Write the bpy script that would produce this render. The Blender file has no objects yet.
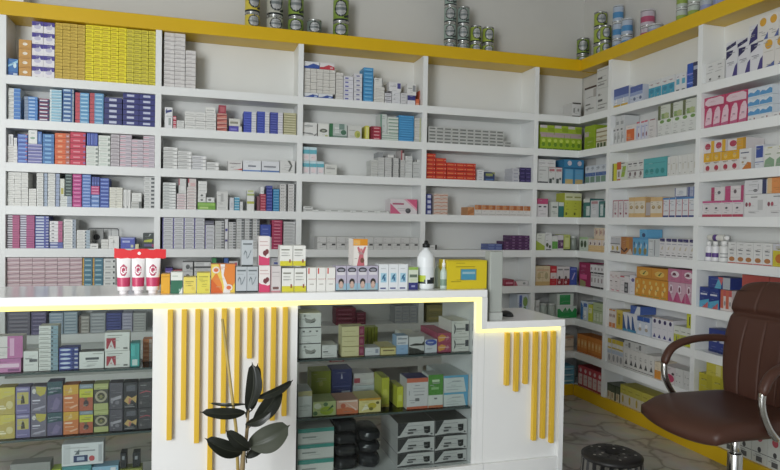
import bpy, bmesh, math, random, re
from mathutils import Vector, Matrix
random.seed(7)
SC = bpy.context.scene
COL = SC.collection
# ------------------------------------------------------------------ camera numbers (metres, floor at z = 0)
F, PITCH, ROLL, YAW, CZ = 637.0, 0.019854, 0.016744, 0.295778, 1.261
fw = Vector((math.sin(YAW)*math.cos(PITCH), math.cos(YAW)*math.cos(PITCH), -math.sin(PITCH)))
r0 = Vector((math.cos(YAW), -math.sin(YAW), 0)); u0_ = r0.cross(fw)
RT = math.cos(ROLL)*r0 + math.sin(ROLL)*u0_; UP = -math.sin(ROLL)*r0 + math.cos(ROLL)*u0_
CAM = Vector((0, 0, CZ))
def ray(u, v): return fw + RT*((u-390)/F) - UP*((v-235)/F)
def onY(u, v, Y): d = ray(u, v); return CAM + d*(Y/d.y)
def onX(u, v, X): d = ray(u, v); return CAM + d*(X/d.x)
def onZ(u, v, Z): d = ray(u, v); return CAM + d*((Z-CZ)/d.z)
# room and shelving dimensions
D, WX = 4.108, 2.698                 # front planes of the back-wall and side-wall shelving
SD, WD = 0.20, 0.15                  # shelf depths
XB = [-1.056, -0.226, 0.635, 1.486, 2.342]
YW = [3.756, 2.938, 2.13, 1.33]
ZL = [2.398, 2.062, 1.8125, 1.566, 1.320, 1.076, 0.817, 0.572, 0.328, 0.080]
ST, UT = 0.050, 0.034                # board and upright thickness
YC = 2.5                             # counter front
# ------------------------------------------------------------------ materials
def lin(h):
    o = []
    for i in (0, 2, 4):
        c = int(h[i:i+2], 16)/255
        o.append(c/12.92 if c <= .04045 else ((c+.055)/1.055)**2.4)
    return o
MATS = {}
def mat(h, rough=.5, metal=0., noise=0.):
    k = (h, rough, metal, noise)
    if k in MATS: return MATS[k]
    m = bpy.data.materials.new('mat_'+h); m.use_nodes = True
    nt = m.node_tree; b = nt.nodes['Principled BSDF']; c = lin(h)
    b.inputs['Roughness'].default_value = rough; b.inputs['Metallic'].default_value = metal
    b.inputs['Specular IOR Level'].default_value = .35
    if noise:
        n = nt.nodes.new('ShaderNodeTexNoise'); n.inputs['Scale'].default_value = 3.0; n.inputs['Detail'].default_value = 4
        tc = nt.nodes.new('ShaderNodeTexCoord'); nt.links.new(tc.outputs['Object'], n.inputs['Vector'])
        r = nt.nodes.new('ShaderNodeValToRGB')
        r.color_ramp.elements[0].position = .3; r.color_ramp.elements[1].position = .7
        r.color_ramp.elements[0].color = [x*(1-noise) for x in c]+[1]; r.color_ramp.elements[1].color = [min(1, x*(1+noise)) for x in c]+[1]
        nt.links.new(n.outputs['Fac'], r.inputs['Fac']); nt.links.new(r.outputs['Color'], b.inputs['Base Color'])
    else:
        b.inputs['Base Color'].default_value = c+[1]
    MATS[k] = m; return m
def emit(h, s):
    m = bpy.data.materials.new('led_glow'); m.use_nodes = True; nt = m.node_tree
    e = nt.nodes.new('ShaderNodeEmission'); e.inputs['Color'].default_value = lin(h)+[1]; e.inputs['Strength'].default_value = s
    nt.links.new(e.outputs[0], nt.nodes['Material Output'].inputs['Surface']); return m
def glass(tint, gl):
    m = bpy.data.materials.new('clear_glass'); m.use_nodes = True; nt = m.node_tree
    t = nt.nodes.new('ShaderNodeBsdfTransparent'); t.inputs['Color'].default_value = lin(tint)+[1]
    g = nt.nodes.new('ShaderNodeBsdfGlossy'); g.inputs['Roughness'].default_value = .03
    g.inputs['Color'].default_value = (1, 1, 1, 1)
    f = nt.nodes.new('ShaderNodeFresnel'); f.inputs['IOR'].default_value = gl
    x = nt.nodes.new('ShaderNodeMixShader')
    nt.links.new(f.outputs[0], x.inputs[0]); nt.links.new(t.outputs[0], x.inputs[1]); nt.links.new(g.outputs[0], x.inputs[2])
    nt.links.new(x.outputs[0], nt.nodes['Material Output'].inputs['Surface']); return m
WHITE = mat('e9ebea', .38, 0, .02); YEL = mat('d8b01c', .30, 0, .03); SLAT = mat('dcb53c', .35, 0, .03)
# ------------------------------------------------------------------ object helpers
def link(name, me, parent=None, loc=(0, 0, 0), rot=(0, 0, 0)):
    o = bpy.data.objects.new(name, me); COL.objects.link(o); o.location = loc; o.rotation_euler = rot
    if parent: o.parent = parent
    return o
BADLABELS = []
def tag(o, label, cat, group=None, kind=None):
    o['label'] = label; o['category'] = cat
    n = len(re.findall(r"[A-Za-z0-9][A-Za-z0-9'-]*", label))
    if n > 16 or n < 4: BADLABELS.append((n, label))
    if group: o['group'] = group
    if kind: o['kind'] = kind
    return o
def empty(name, loc, label, cat, group=None, rz=0):
    o = bpy.data.objects.new(name, None); COL.objects.link(o); o.location = loc; o.rotation_euler = (0, 0, rz)
    o.empty_display_size = .05
    return tag(o, label, cat, group)
class MB:
    """collects shapes and links them as ONE mesh object"""
    def __init__(s): s.v = []; s.f = []; s.m = []; s.mats = []; s.sm = []
    def mi(s, m):
        if m not in s.mats: s.mats.append(m)
        return s.mats.index(m)
    def add(s, vs, fs, m, smooth=False):
        n = len(s.v); s.v += [tuple(p) for p in vs]
        for i, f in enumerate(fs):
            s.f.append([n+k for k in f]); s.m.append(s.mi(m[i] if isinstance(m, list) else m)); s.sm.append(smooth)
    def box(s, x0, x1, y0, y1, z0, z1, m, bev=0):
        if bev:
            bm = bmesh.new(); bmesh.ops.create_cube(bm, size=1)
            for v in bm.verts: v.co = Vector(((x0+x1)/2+v.co.x*(x1-x0), (y0+y1)/2+v.co.y*(y1-y0), (z0+z1)/2+v.co.z*(z1-z0)))
            bmesh.ops.bevel(bm, geom=bm.edges[:], offset=bev, segments=2, affect='EDGES', profile=.5)
            s.bm(bm, m); return
        s.add([(x0,y0,z0),(x1,y0,z0),(x1,y1,z0),(x0,y1,z0),(x0,y0,z1),(x1,y0,z1),(x1,y1,z1),(x0,y1,z1)],
              [(0,3,2,1),(4,5,6,7),(0,1,5,4),(1,2,6,5),(2,3,7,6),(3,0,4,7)], m)
    def bm(s, bm, m, smooth=False):
        bm.verts.index_update(); s.add([v.co for v in bm.verts], [[v.index for v in f.verts] for f in bm.faces], m, smooth); bm.free()
    def lathe(s, prof, colf, n=28, c=(0, 0, 0), smooth=True):
        """prof: list of (r, z); colf(i, angle) -> material; angle 0 faces -y"""
        vs = []; fs = []; ms = []
        for r, z in prof:
            for k in range(n):
                a = 2*math.pi*k/n
                vs.append((c[0]+r*math.sin(a), c[1]-r*math.cos(a), c[2]+z))
        for i in range(len(prof)-1):
            for k in range(n):
                k2 = (k+1) % n; fs.append((i*n+k, i*n+k2, (i+1)*n+k2, (i+1)*n+k))
                a = 2*math.pi*(k+.5)/n; a = a if a < math.pi else a-2*math.pi
                ms.append(colf(i, a))
        for i, rev in ((0, True), (len(prof)-1, False)):
            if prof[i][0] > 1e-5:
                idx = [i*n+k for k in range(n)]; fs.append(idx[::-1] if rev else idx); ms.append(colf(min(i, len(prof)-2), math.pi))
        s.add(vs, fs, ms, smooth)
    def tube(s, pts, rad, m, n=10, flat=1.0):
        pts = [Vector(p) for p in pts]; vs = []; fs = []
        rads = rad if isinstance(rad, list) else [rad]*len(pts)
        prev = None
        for i, p in enumerate(pts):
            t = (pts[min(i+1, len(pts)-1)]-pts[max(i-1, 0)]).normalized()
            if prev is None:
                a = Vector((0, 0, 1)) if abs(t.z) < .9 else Vector((0, 1, 0)); prev = t.cross(a).normalized()
            n1 = (prev - t*prev.dot(t)).normalized(); n2 = t.cross(n1); prev = n1
            for k in range(n):
                a = 2*math.pi*k/n; vs.append(p+n1*(rads[i]*math.cos(a))+n2*(rads[i]*flat*math.sin(a)))
        for i in range(len(pts)-1):
            for k in range(n):
                k2 = (k+1) % n; fs.append((i*n+k, i*n+k2, (i+1)*n+k2, (i+1)*n+k))
        fs.append(list(range(n))[::-1]); fs.append([(len(pts)-1)*n+k for k in range(n)])
        s.add(vs, fs, m, True)
    def mesh(s, name):
        me = bpy.data.meshes.new(name); me.from_pydata(s.v, [], s.f)
        for m in s.mats: me.materials.append(m)
        me.polygons.foreach_set('material_index', s.m); me.polygons.foreach_set('use_smooth', s.sm); me.update()
        return me
    def build(s, name, parent=None, loc=(0, 0, 0), rot=(0, 0, 0)): return link(name, s.mesh(name), parent, loc, rot)
def boxpart(name, parent, x0, x1, y0, y1, z0, z1, m, bev=0):
    b = MB(); b.box(x0, x1, y0, y1, z0, z1, m, bev); return b.build(name, parent)
def smooth_path(pts, n=8):
    pts = [Vector(p) for p in pts]; out = []
    for i in range(len(pts)-1):
        p0 = pts[max(i-1, 0)]; p1 = pts[i]; p2 = pts[i+1]; p3 = pts[min(i+2, len(pts)-1)]
        for k in range(n):
            t = k/n
            out.append(.5*((2*p1)+(p2-p0)*t+(2*p0-5*p1+4*p2-p3)*t*t+(3*p1-p0-3*p2+p3)*t**3))
    return out+[pts[-1]]
# ------------------------------------------------------------------ printed cartons
def text_geo(txt):
    c = bpy.data.curves.new('t', 'FONT'); c.body = txt; c.size = 1; c.align_x = 'CENTER'; c.align_y = 'CENTER'; c.resolution_u = 2
    o = bpy.data.objects.new('t', c); COL.objects.link(o)
    bpy.context.view_layer.update()
    me = o.evaluated_get(bpy.context.evaluated_depsgraph_get()).to_mesh()
    vs = [v.co.copy() for v in me.vertices]; fs = [list(p.vertices) for p in me.polygons]
    o.to_mesh_clear(); bpy.data.objects.remove(o); bpy.data.curves.remove(c)
    return vs, fs
TXT = {}
def decor(mb, w, h, dec, y=0.0, x0=None, z0=0.0):
    """print on a front face (facing -y): R rect, E ellipse, P polygon, T text; coordinates 0..1"""
    x0 = -w/2 if x0 is None else x0
    e = .0004
    for it in [d for d in dec.split(';') if d.strip()]:
        a = it.split(); k = a[0]; col = mat(soft(a[-1]), .45)
        if k == 'T':
            txt = a[1].replace('_', ' '); cx, cy, th, tw = map(float, a[2:6])
            if txt not in TXT: TXT[txt] = text_geo(txt)
            vs, fs = TXT[txt]; bw = max(v.x for v in vs)-min(v.x for v in vs)
            sx = tw*w/bw; sz = th*h/.75
            mb.add([(x0+cx*w+v.x*sx, y-e, z0+cy*h+v.y*sz) for v in vs], fs, col)
        else:
            n = list(map(float, a[1:-1]))
            if k == 'R': q = [(n[0], n[1]), (n[2], n[1]), (n[2], n[3]), (n[0], n[3])]
            elif k == 'E': q = [(n[0]+n[2]*math.cos(t*math.pi/8), n[1]+n[3]*math.sin(t*math.pi/8)) for t in range(16)]
            else: q = list(zip(n[0::2], n[1::2]))
            q = [(min(1, max(0, a_)), min(1, max(0, b_))) for a_, b_ in q]
            ar = sum(q[i][0]*q[(i+1) % len(q)][1]-q[(i+1) % len(q)][0]*q[i][1] for i in range(len(q)))
            if ar < 0: q = q[::-1]
            mb.add([(x0+a_*w, y-e, z0+b_*h) for a_, b_ in q], [list(range(len(q)))], col)
        e += .0003
def soft(h, k=.13):  # mixes grey into carton colours, a painted haze
    return ''.join('%02x' % round(int(h[i:i+2], 16)*(1-k)+0xb8*k) for i in (0, 2, 4))
MESH = {}
def carton(w, d, h, style):
    k = (round(w, 4), round(d, 3), round(h, 4), style)
    if k in MESH: return MESH[k]
    base, dec, side, top = style
    b = mat(soft(base), .45); sd = mat(soft(side or base), .45); tp = mat(soft(top or base), .45); m = MB()
    m.add([(-w/2,0,0),(w/2,0,0),(w/2,d,0),(-w/2,d,0),(-w/2,0,h),(w/2,0,h),(w/2,d,h),(-w/2,d,h)],
          [(0,3,2,1),(4,5,6,7),(0,1,5,4),(1,2,6,5),(2,3,7,6),(3,0,4,7)], [b, tp, b, sd, b, sd])
    rr = random.Random(dec+base)
    if w > .045 and h > .045:                    # fine print
        lum = sum(int(base[i:i+2], 16) for i in (0, 2, 4))/3
        ink = soft(base, .45) if lum < 140 else ''.join('%02x' % int(int(base[i:i+2], 16)*.72) for i in (0, 2, 4))
        for q in range(4):
            xx = rr.uniform(.08, .4); yy = rr.uniform(.08, .9); dec += f';R {xx:.2f} {yy:.2f} {min(.94, xx+rr.uniform(.15, .5)):.2f} {min(.97, yy+rr.uniform(.012, .03)):.3f} {ink}'
    decor(m, w, h, dec)
    MESH[k] = m.mesh('carton'); return MESH[k]
def S(base, dec='', side=None, top=None): return (base, dec, side, top)
ORD = ['first', 'second', 'third', 'fourth', 'fifth', 'sixth', 'seventh', 'eighth', 'ninth', 'tenth', 'eleventh', 'twelfth', 'thirteenth', 'fourteenth', 'fifteenth', 'sixteenth', 'seventeenth', 'eighteenth', 'nineteenth', 'twentieth']
def where(i, n, lo, hi):
    if n == 2: return ('lower' if lo == 'bottom' else 'left') if i == 0 else ('upper' if lo == 'bottom' else 'right')
    if i == 0: return 'bottom' if lo == 'bottom' else 'leftmost'
    if i == n-1: return 'top' if lo == 'bottom' else 'rightmost'
    if n == 3: return 'middle'
    return ORD[i]+'-from-'+lo
def lab(desc, loc, noun, r, nr, c, nc):
    rw = where(r, nr, 'bottom', 'top') if nr > 1 else ''
    cw = where(c, nc, 'left', 'right') if nc > 1 else ''
    full = (desc+', '+loc) if loc else desc
    if len((full+' '+rw+' '+cw).split()) > (11 if rw and cw else 12 if cw else 11): noun = ''
    full = full.replace('bay behind chair', 'chair bay') if not noun and len(full.split()) > 12 else full
    if not noun: return (f'{rw} in {cw} column of ' if rw and cw else f'{rw} in stack of ' if rw else f'{cw} in row of ' if cw else '')+full
    if rw and cw: return f'{rw} {noun} in {cw} column of {full}'
    if rw: return f'{rw} {noun} in stack of {full}'
    if cw: return f'{cw} {noun} in row of {full}'
    return full
class Top: pass
CELLS = {}
def blk(plane, z0, u0, u1, vt, style, desc, loc, name, cat='box', nc=1, nr=1, dep=.1, cols=None, lim=None, ztop=None, cell=None, noun='box', vm=None, jit=1.0, colgap=.0018):
    """nc x nr cartons standing on z0 with their fronts in the plane, between image columns u0 and u1"""
    ax, P = plane
    vb = vt+8 if vm is None else vm
    if ax == 'y':
        a = onY(u0, vb, P).x; b = onY(u1, vb, P).x; zt = onY((u0+u1)/2, vt, P).z
    else:
        a = -onX(u0, vb, P).y; b = -onX(u1, vb, P).y; zt = onX((u0+u1)/2, vt, P).z
    if lim: a = max(a, lim[0]); b = min(b, lim[1])
    if z0 == 'top':
        z0 = max([q1 for (ca, cb, p0, p1, q0, q1) in CELLS.get(cell, []) if ca < b-.004 and cb > a+.004 and p0 < P+dep and P < p1])
    H = zt-z0
    if ztop: H = min(H, ztop-z0)
    if cell is not None:                      # keep clear of what already stands in this cell
        for (ca, cb, p0, p1, q0, q1) in CELLS.get(cell, []):
            if p0 < P+dep and P < p1 and q0 < z0+H-.002 and z0 < q1-.001:
                if a < cb and b > ca:
                    if (a+b)/2 > (ca+cb)/2: a = max(a, cb+.0008)
                    else: b = min(b, ca-.0008)
        CELLS.setdefault(cell, []).append((a, b, P-.006, P+dep+.004, z0, z0+H))
    w = (b-a)/nc; h = H/nr
    if w < .004 or h < .004: print('TINY', desc, loc, w, h); return None
    cols = cols or [nr]*nc
    if max(cols) > nr: nr = max(cols)
    g = desc+(', '+loc if loc else '')
    many = sum(cols) > 1
    me = carton(w-colgap, dep, h-.0013, style)
    for c in range(nc):
        jx = random.uniform(-.0003, .0003); 
        for r in range(cols[c]):
            x = a+w*(c+.5)+jx; dj = random.uniform(0, .006)*jit; z = z0+h*r+.0003
            ry = random.uniform(-.004, .004)*jit
            if ax == 'y': o = link(name, me, None, (x, P+dj, z), (0, 0, ry))
            else: o = link(name, me, None, (P+dj, -x, z), (0, 0, -math.pi/2+ry))
            tag(o, lab(desc, loc, noun, r, cols[c], c, nc), cat, g if many else None)
    t = Top(); t.z = z0+h*max(cols); t.a = a; t.b = b; t.h = h; t.w = w; return t
SHN = ['', 'top shelf', 'second shelf', 'third shelf', 'fourth shelf', 'fifth shelf', 'sixth shelf', 'seventh shelf', 'eighth shelf', 'bottom shelf']
BAYN = {'A': 'leftmost bay', 'B': 'second bay', 'C': 'third bay', 'D': 'fourth bay', 'E': 'corner bay', 'H': 'corner bay', 'F': 'side-wall bay', 'G': 'bay behind chair'}
def bk(bay, row, u0, u1, vt, style, desc, name, nc=1, nr=1, dep=None, sb=.025, z0=None, cols=None, cat='box', noun='box', vm=None):
    z = ZL[row] if z0 is None else z0
    hi = ZL[row-1]-(ST if row > 1 else 0)-.002
    e = UT/2+.002
    if bay in 'ABCD':
        i = 'ABCD'.index(bay); lim = (XB[i]+e, XB[i+1]-e); pl = ('y', D+sb); mx = SD
    elif bay == 'E': lim = (XB[4]+e, WX+WD-.006); pl = ('y', D+sb); mx = SD
    elif bay == 'H': lim = (-D+.002, -YW[0]-e); pl = ('x', WX+sb); mx = WD
    elif bay == 'F': lim = (-YW[0]+e, -YW[1]-e); pl = ('x', WX+sb); mx = WD
    else: lim = (-YW[1]+e, -YW[2]-e); pl = ('x', WX+sb); mx = WD
    dep = min(dep or .12, mx-sb-.012)
    return blk(pl, z, u0, u1, vt, style, desc, SHN[row]+', '+BAYN[bay], name, cat, nc, nr, dep, cols, lim, hi, (bay, row), noun, vm)
# ================================================================== the room
def struct(name, m, *bx):
    b = MB()
    for q in bx: b.box(*q, m)
    o = b.build(name); o['kind'] = 'structure'; return o
WALLM = mat('cbcac5', .85, 0, .02)
RX = WX+WD+.012; BY = D+SD+.012; LX, FY, CH = -3.2, -2.2, 3.35
fl = bpy.data.materials.new('marble_floor'); fl.use_nodes = True; nt = fl.node_tree; bs = nt.nodes['Principled BSDF']
tc = nt.nodes.new('ShaderNodeTexCoord'); mp = nt.nodes.new('ShaderNodeMapping'); nz = nt.nodes.new('ShaderNodeTexNoise'); nz.inputs['Scale'].default_value = 3.5; nz.inputs['Detail'].default_value = 3
mx = nt.nodes.new('ShaderNodeVectorMath'); mx.operation = 'MULTIPLY_ADD'; mx.inputs[1].default_value = (.34, .34, .34)
vo = nt.nodes.new('ShaderNodeTexVoronoi'); vo.feature = 'DISTANCE_TO_EDGE'; vo.inputs['Scale'].default_value = 3.6
nt.links.new(tc.outputs['Object'], mp.inputs['Vector']); nt.links.new(mp.outputs[0], nz.inputs['Vector'])
nt.links.new(nz.outputs['Color'], mx.inputs[0]); nt.links.new(mp.outputs[0], mx.inputs[2]); nt.links.new(mx.outputs[0], vo.inputs['Vector'])
rp = nt.nodes.new('ShaderNodeValToRGB'); el = rp.color_ramp.elements
el[0].position = 0; el[0].color = lin('8c8780')+[1]; el[1].position = .055; el[1].color = lin('c4c1bb')+[1]
e2 = rp.color_ramp.elements.new(.022); e2.color = lin('a6a29b')+[1]; e3 = rp.color_ramp.elements.new(.4); e3.color = lin('d2d0ca')+[1]
nz2 = nt.nodes.new('ShaderNodeTexNoise'); nz2.inputs['Scale'].default_value = 9; nz2.inputs['Detail'].default_value = 5
nt.links.new(mp.outputs[0], nz2.inputs['Vector'])
mm = nt.nodes.new('ShaderNodeMix'); mm.data_type = 'RGBA'; mm.blend_type = 'MULTIPLY'; mm.inputs['Factor'].default_value = .35
nt.links.new(vo.outputs['Distance'], rp.inputs['Fac']); nt.links.new(rp.outputs['Color'], mm.inputs['A']); nt.links.new(nz2.outputs['Color'], mm.inputs['B'])
nt.links.new(mm.outputs['Result'], bs.inputs['Base Color']); bs.inputs['Roughness'].default_value = .3
struct('floor', fl, (LX, RX+.1, FY, BY+.1, -.1, 0))
struct('ceiling', mat('bdbbb5', .9), (LX, RX+.1, FY, BY+.1, CH, CH+.1))
struct('wall_back', WALLM, (LX, RX+.1, BY, BY+.1, 0, CH))
struct('wall_right', WALLM, (RX, RX+.1, FY, BY, 0, CH))
struct('wall_left', WALLM, (LX-.1, LX, FY, BY+.1, 0, CH))
struct('wall_front', WALLM, (LX, RX, FY-.1, FY, 2.45, CH), (.6, RX, FY-.1, FY, 0, 2.45))  # unseen wall, added so daylight enters only low and from the left
p_ = onY(23.5, 1.5, D+.06)
struct('trim_1', mat('efeee8', .6), (-1.5, p_.x, D+.06, BY-.001, 2.485, CH-.001))
# ================================================================== shelving units
sh = empty('wall_shelving', (0, 0, 0), 'white back-wall shelving unit with yellow fascia, four full bays and corner bay', 'shelving')
for i, x in enumerate(XB): boxpart('upright', sh, x-UT/2, x+UT/2, D, D+SD, ZL[9]+.0005, ZL[0]-.0006, WHITE)
for r in range(1, 9):
    for i in range(4): boxpart('shelf_board', sh, XB[i]+UT/2, XB[i+1]-UT/2, D+.001, D+SD, ZL[r]-ST, ZL[r], WHITE)
    boxpart('shelf_board', sh, XB[4]+UT/2, WX+WD, D, D+SD, ZL[r]-ST, ZL[r], WHITE)
boxpart('back_panel', sh, XB[0]-UT/2, WX+WD, D+SD, D+SD+.01, .08, ZL[0]-.0006, mat('dedfdc', .5, 0, .02))
boxpart('base_board', sh, XB[0]-UT/2, WX+WD, D+.022, D+SD, ZL[9]-.03, ZL[9], WHITE)
boxpart('top_board', sh, XB[0]-UT/2, WX+WD, D+.02, D+SD+.01, ZL[0]+.0002, ZL[0]+.066, YEL)
boxpart('fascia', sh, XB[0]-UT/2-.03, WX-.002, D-.002, D+.02, ZL[0], ZL[0]+.083, YEL, .002)
boxpart('plinth', sh, XB[0]-UT/2, WX-.002, D-.002, D+.022, 0, ZL[9], YEL, .002)
boxpart('end_trim', sh, XB[0]-UT/2-.03, XB[0]-UT/2-.0005, D-.002, D+SD, 0, ZL[0]-.0005, YEL)
sw = empty('side_shelving', (WX, D, 0), 'white side-wall shelving unit with yellow fascia behind the brown chair', 'shelving')
def wp(name, x0, x1, y0, y1, z0, z1, m, bev=0): return boxpart(name, sw, x0-WX, x1-WX, y0-D, y1-D, z0, z1, m, bev)
for y in YW: wp('upright', WX, WX+WD, y-UT/2, y+UT/2, ZL[9]+.0005, ZL[0]-.0006, WHITE)
ye = [D]+YW
for r in range(1, 9):
    for i in range(4):
        hi = ye[i]-(0 if i == 0 else UT/2); wp('shelf_board', WX+(.001 if i else 0), WX+WD, ye[i+1]+UT/2, hi-.0005, ZL[r]-ST, ZL[r], WHITE)
yend = YW[-1]-UT/2
wp('back_panel', WX+WD, WX+WD+.01, yend, D, .08, ZL[0]-.0006, mat('dedfdc', .5, 0, .02))
wp('base_board', WX+.022, WX+WD, yend, D, ZL[9]-.03, ZL[9], WHITE)
wp('top_board', WX+.02, WX+WD+.01, yend, D, ZL[0]+.0002, ZL[0]+.066, YEL)
wp('fascia', WX-.002, WX+.02, yend, D+.0198, ZL[0], ZL[0]+.083, YEL, .002)
wp('plinth', WX-.002, WX+.022, yend, D-.003, 0, ZL[9], YEL, .002)
# ================================================================== the counter
def zc(u, v, y=YC): return onY(u, v, y).z
ZM = zc(385, 291.5); ZLo = zc(530, 320.5); CD = .40
XS = onY(487.5, 305, YC).x; XE = onY(565.3, 330, YC).x; XL = -1.45
GP = YC+.03                                   # plane of the glass
xa, xb_, xc, xd = onY(152.5, 380, GP).x, onY(296.5, 380, GP).x, onY(472, 380, GP).x, onY(557, 390, GP).x
ZB = zc(510, 462); ZG1 = zc(385, 356.5, GP); ZG2 = zc(385, 413.5, GP)
LED = emit('ffee8c', 1.75); GLASS = glass('f1f4f3', 1.22); GEDGE = mat('4a5654', .2)
CW = mat('e6e7e6', .35, 0, .02)
ct = empty('display_counter', (0, YC, 0), 'long white pharmacy counter with lit edge, two glass showcases and yellow slats', 'counter')
def cp(name, x0, x1, y0, y1, z0, z1, m, bev=0, par=None): return boxpart(name, par or ct, x0, x1, y0-YC, y1-YC, z0, z1, m, bev)
FT = .032
CT = mat('f2f3f3', .14, 0, .01)
cp('countertop', XL, XS, YC, YC+CD, ZM-FT, ZM, CT, .003)
cp('end_panel', XS-.026, XS, YC, YC+CD, ZLo-FT, ZM-FT-.0005, CW)
# showcase floor, base, dividers
cp('base_board', XL, XS-.001, YC+.005, YC+CD, .0, ZB, CW, .002)
cp('front_panel', xa, xb_, YC+.022, YC+.045, ZB+.0005, ZM-FT-.0005, CW)
cp('divider', xa, xa+.02, YC+.046, YC+CD-.01, ZB+.0005, ZM-FT-.0005, CW)
cp('divider', xb_-.02, xb_, YC+.046, YC+CD-.01, ZB+.0005, ZM-FT-.0005, CW)
cp('divider', xc, xc+.02, YC+.022, YC+CD-.01, ZB+.0005, ZM-FT-.0005, CW)
cp('divider', XL, XL+.02, YC+.022, YC+CD-.01, ZB+.0005, ZM-FT-.0005, CW)
cp('front_panel', xc+.0205, XS-.0267, YC+.022, YC+.045, ZB+.0005, ZM-FT-.0005, CW)
for x0, x1 in ((XL+.02, xa), (xb_, xc)):
    cp('glass_pane', x0+.001, x1-.001, YC+.028, YC+.033, ZB+.001, ZM-FT-.001, GLASS)
    for z in (ZG1, ZG2):
        g = cp('glass_shelf', x0+.002, x1-.002, YC+.040, YC+CD-.02, z-.008, z-.0005, GLASS)
        cp('polished_edge', x0+.002, x1-.002, YC+.0375, YC+.0398, z-.008, z-.0005, GEDGE, 0, g)['label'] = 'dark polished front edge of glass shelf'
cp('front_panel', XS-.0265, XS-.0005, YC+.022, YC+.045, ZB+.0005, ZLo-FT-.0005, CW)
# the light strip
cp('led_strip', XL, XS-.0265, YC+.004, YC+.02, ZM-FT-.017, ZM-FT-.001, LED)
cp('led_strip', XS-.043, XS-.027, YC+.004, YC+.02, ZLo-FT+.001, ZM-FT-.018, LED)
cp('led_strip', XS-.043, XS, YC+.004, YC+.02, ZLo-FT-.014, ZLo-FT, LED)
def slats(par, y0, lst, ztop):
    for u0, u1, vb in lst:
        x0 = onY(u0+max(-.5, min(1, (u0-197)*.008)), 380, y0-.021).x; x1 = x0+.019; zb = max(onY(u0, vb, y0-.014).z, ZB+.02) if vb < 470 else ZB+.02
        boxpart('slat', par, x0, x1, y0-.021-YC, y0-.0003-YC, zb, ztop, SLAT, .0015)
slats(ct, YC+.022, [(167.2, 0, 440), (181, 0, 420), (194.5, 0, 443), (208, 0, 475), (220.8, 0, 433.5), (234, 0, 405), (246.3, 0, 358.5), (258, 0, 402), (270, 0, 420.5), (281.6, 0, 416)], ZM-FT-.024)
lc = empty('low_counter', (XS, YC, 0), 'lower white counter end with yellow slats under a lit edge', 'counter')
def lp(name, x0, x1, y0, y1, z0, z1, m, bev=0): return boxpart(name, lc, x0-XS, x1-XS, y0-YC, y1-YC, z0, z1, m, bev)
lp('countertop', XS+.0005, XE, YC, YC+CD, ZLo-FT, ZLo, CT, .003)
lp('end_panel', XE-.022, XE, YC, YC+CD-.01, 0, ZLo-FT-.0005, CW)
lp('front_panel', XS+.0005, XE-.0225, YC+.022, YC+.045, 0, ZLo-FT-.0005, CW)
lp('base_board', XS+.0005, XE-.0225, YC+.005, YC+.0215, 0, ZB, CW, .002)
lp('back_panel', XS+.0005, XE-.0225, YC+CD-.03, YC+CD-.012, 0, ZLo-FT-.0005, CW)
lp('led_strip', XS+.0005, XE-.0225, YC+.004, YC+.02, ZLo-FT-.014, ZLo-FT-.001, LED)
for u0, vb in ((504.3, 386), (513.7, 392), (523, 384.5), (532.6, 441), (541.5, 439), (550.4, 443.5)):
    x0 = onY(u0+1.2, 380, YC+.001).x; zb = onY(u0, vb, YC+.001).z
    lp('slat', x0, x0+.019, YC+.001, YC+.0217, zb, ZLo-FT-.02, SLAT, .0015)
# ================================================================== leftmost bay
LN = 'R .12 .38 .62 .6 b9b6ae'                       # a printed line
W0 = S('e6e4dc', LN)
bk('A',1, 5,18,58.5, S('2f6db5','R 0 .0 1 .25 2a56a0;P 0 .62 1 .95 1 .8 0 .5 9fd4ea;E .7 .62 .16 .16 d8f2fb;R .55 .06 .95 .16 c9d8e8'), 'blue carton with a pale light flash', 'lozenge_box', vm=66)
bk('A',1, 18.6,31.5,39.5, S('c9913f','E .5 .52 .2 .16 f2ead9;R .1 .1 .9 .16 b57f35'), 'ochre cartons with white oval', 'cream_box', nr=4, vm=56)
bk('A',1, 31,54.6,21.8, S('f0eef2','R 0 .62 1 1 3b2f8c;E .5 .5 .3 .18 c9c6dd;P .55 .62 .8 .62 .7 .85 dfe0f0'), 'white cartons with violet top band', 'tablet_carton', nc=2, nr=5, vm=50)
bk('A',1, 54.9,85,23.5, S('d2b23c','R .08 .3 .7 .55 b18d20;R 0 0 1 .1 a07c18'), 'thin ochre boxes', 'tablet_box', nc=4, nr=17, vm=52)
bk('A',1, 85.2,126.5,25.5, S('f4e414','R .08 .3 .75 .6 c2a80c;R 0 0 1 .12 b49c0a'), 'bright yellow boxes', 'capsule_box', nc=5, nr=14, vm=55)
bk('A',1, 126.6,157.8,30, S('dccf2e','R .08 .3 .75 .6 ad9d2a;R 0 0 1 .12 9c8c1c'), 'dull yellow boxes', 'capsule_box', nc=4, nr=14, vm=58)
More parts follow.
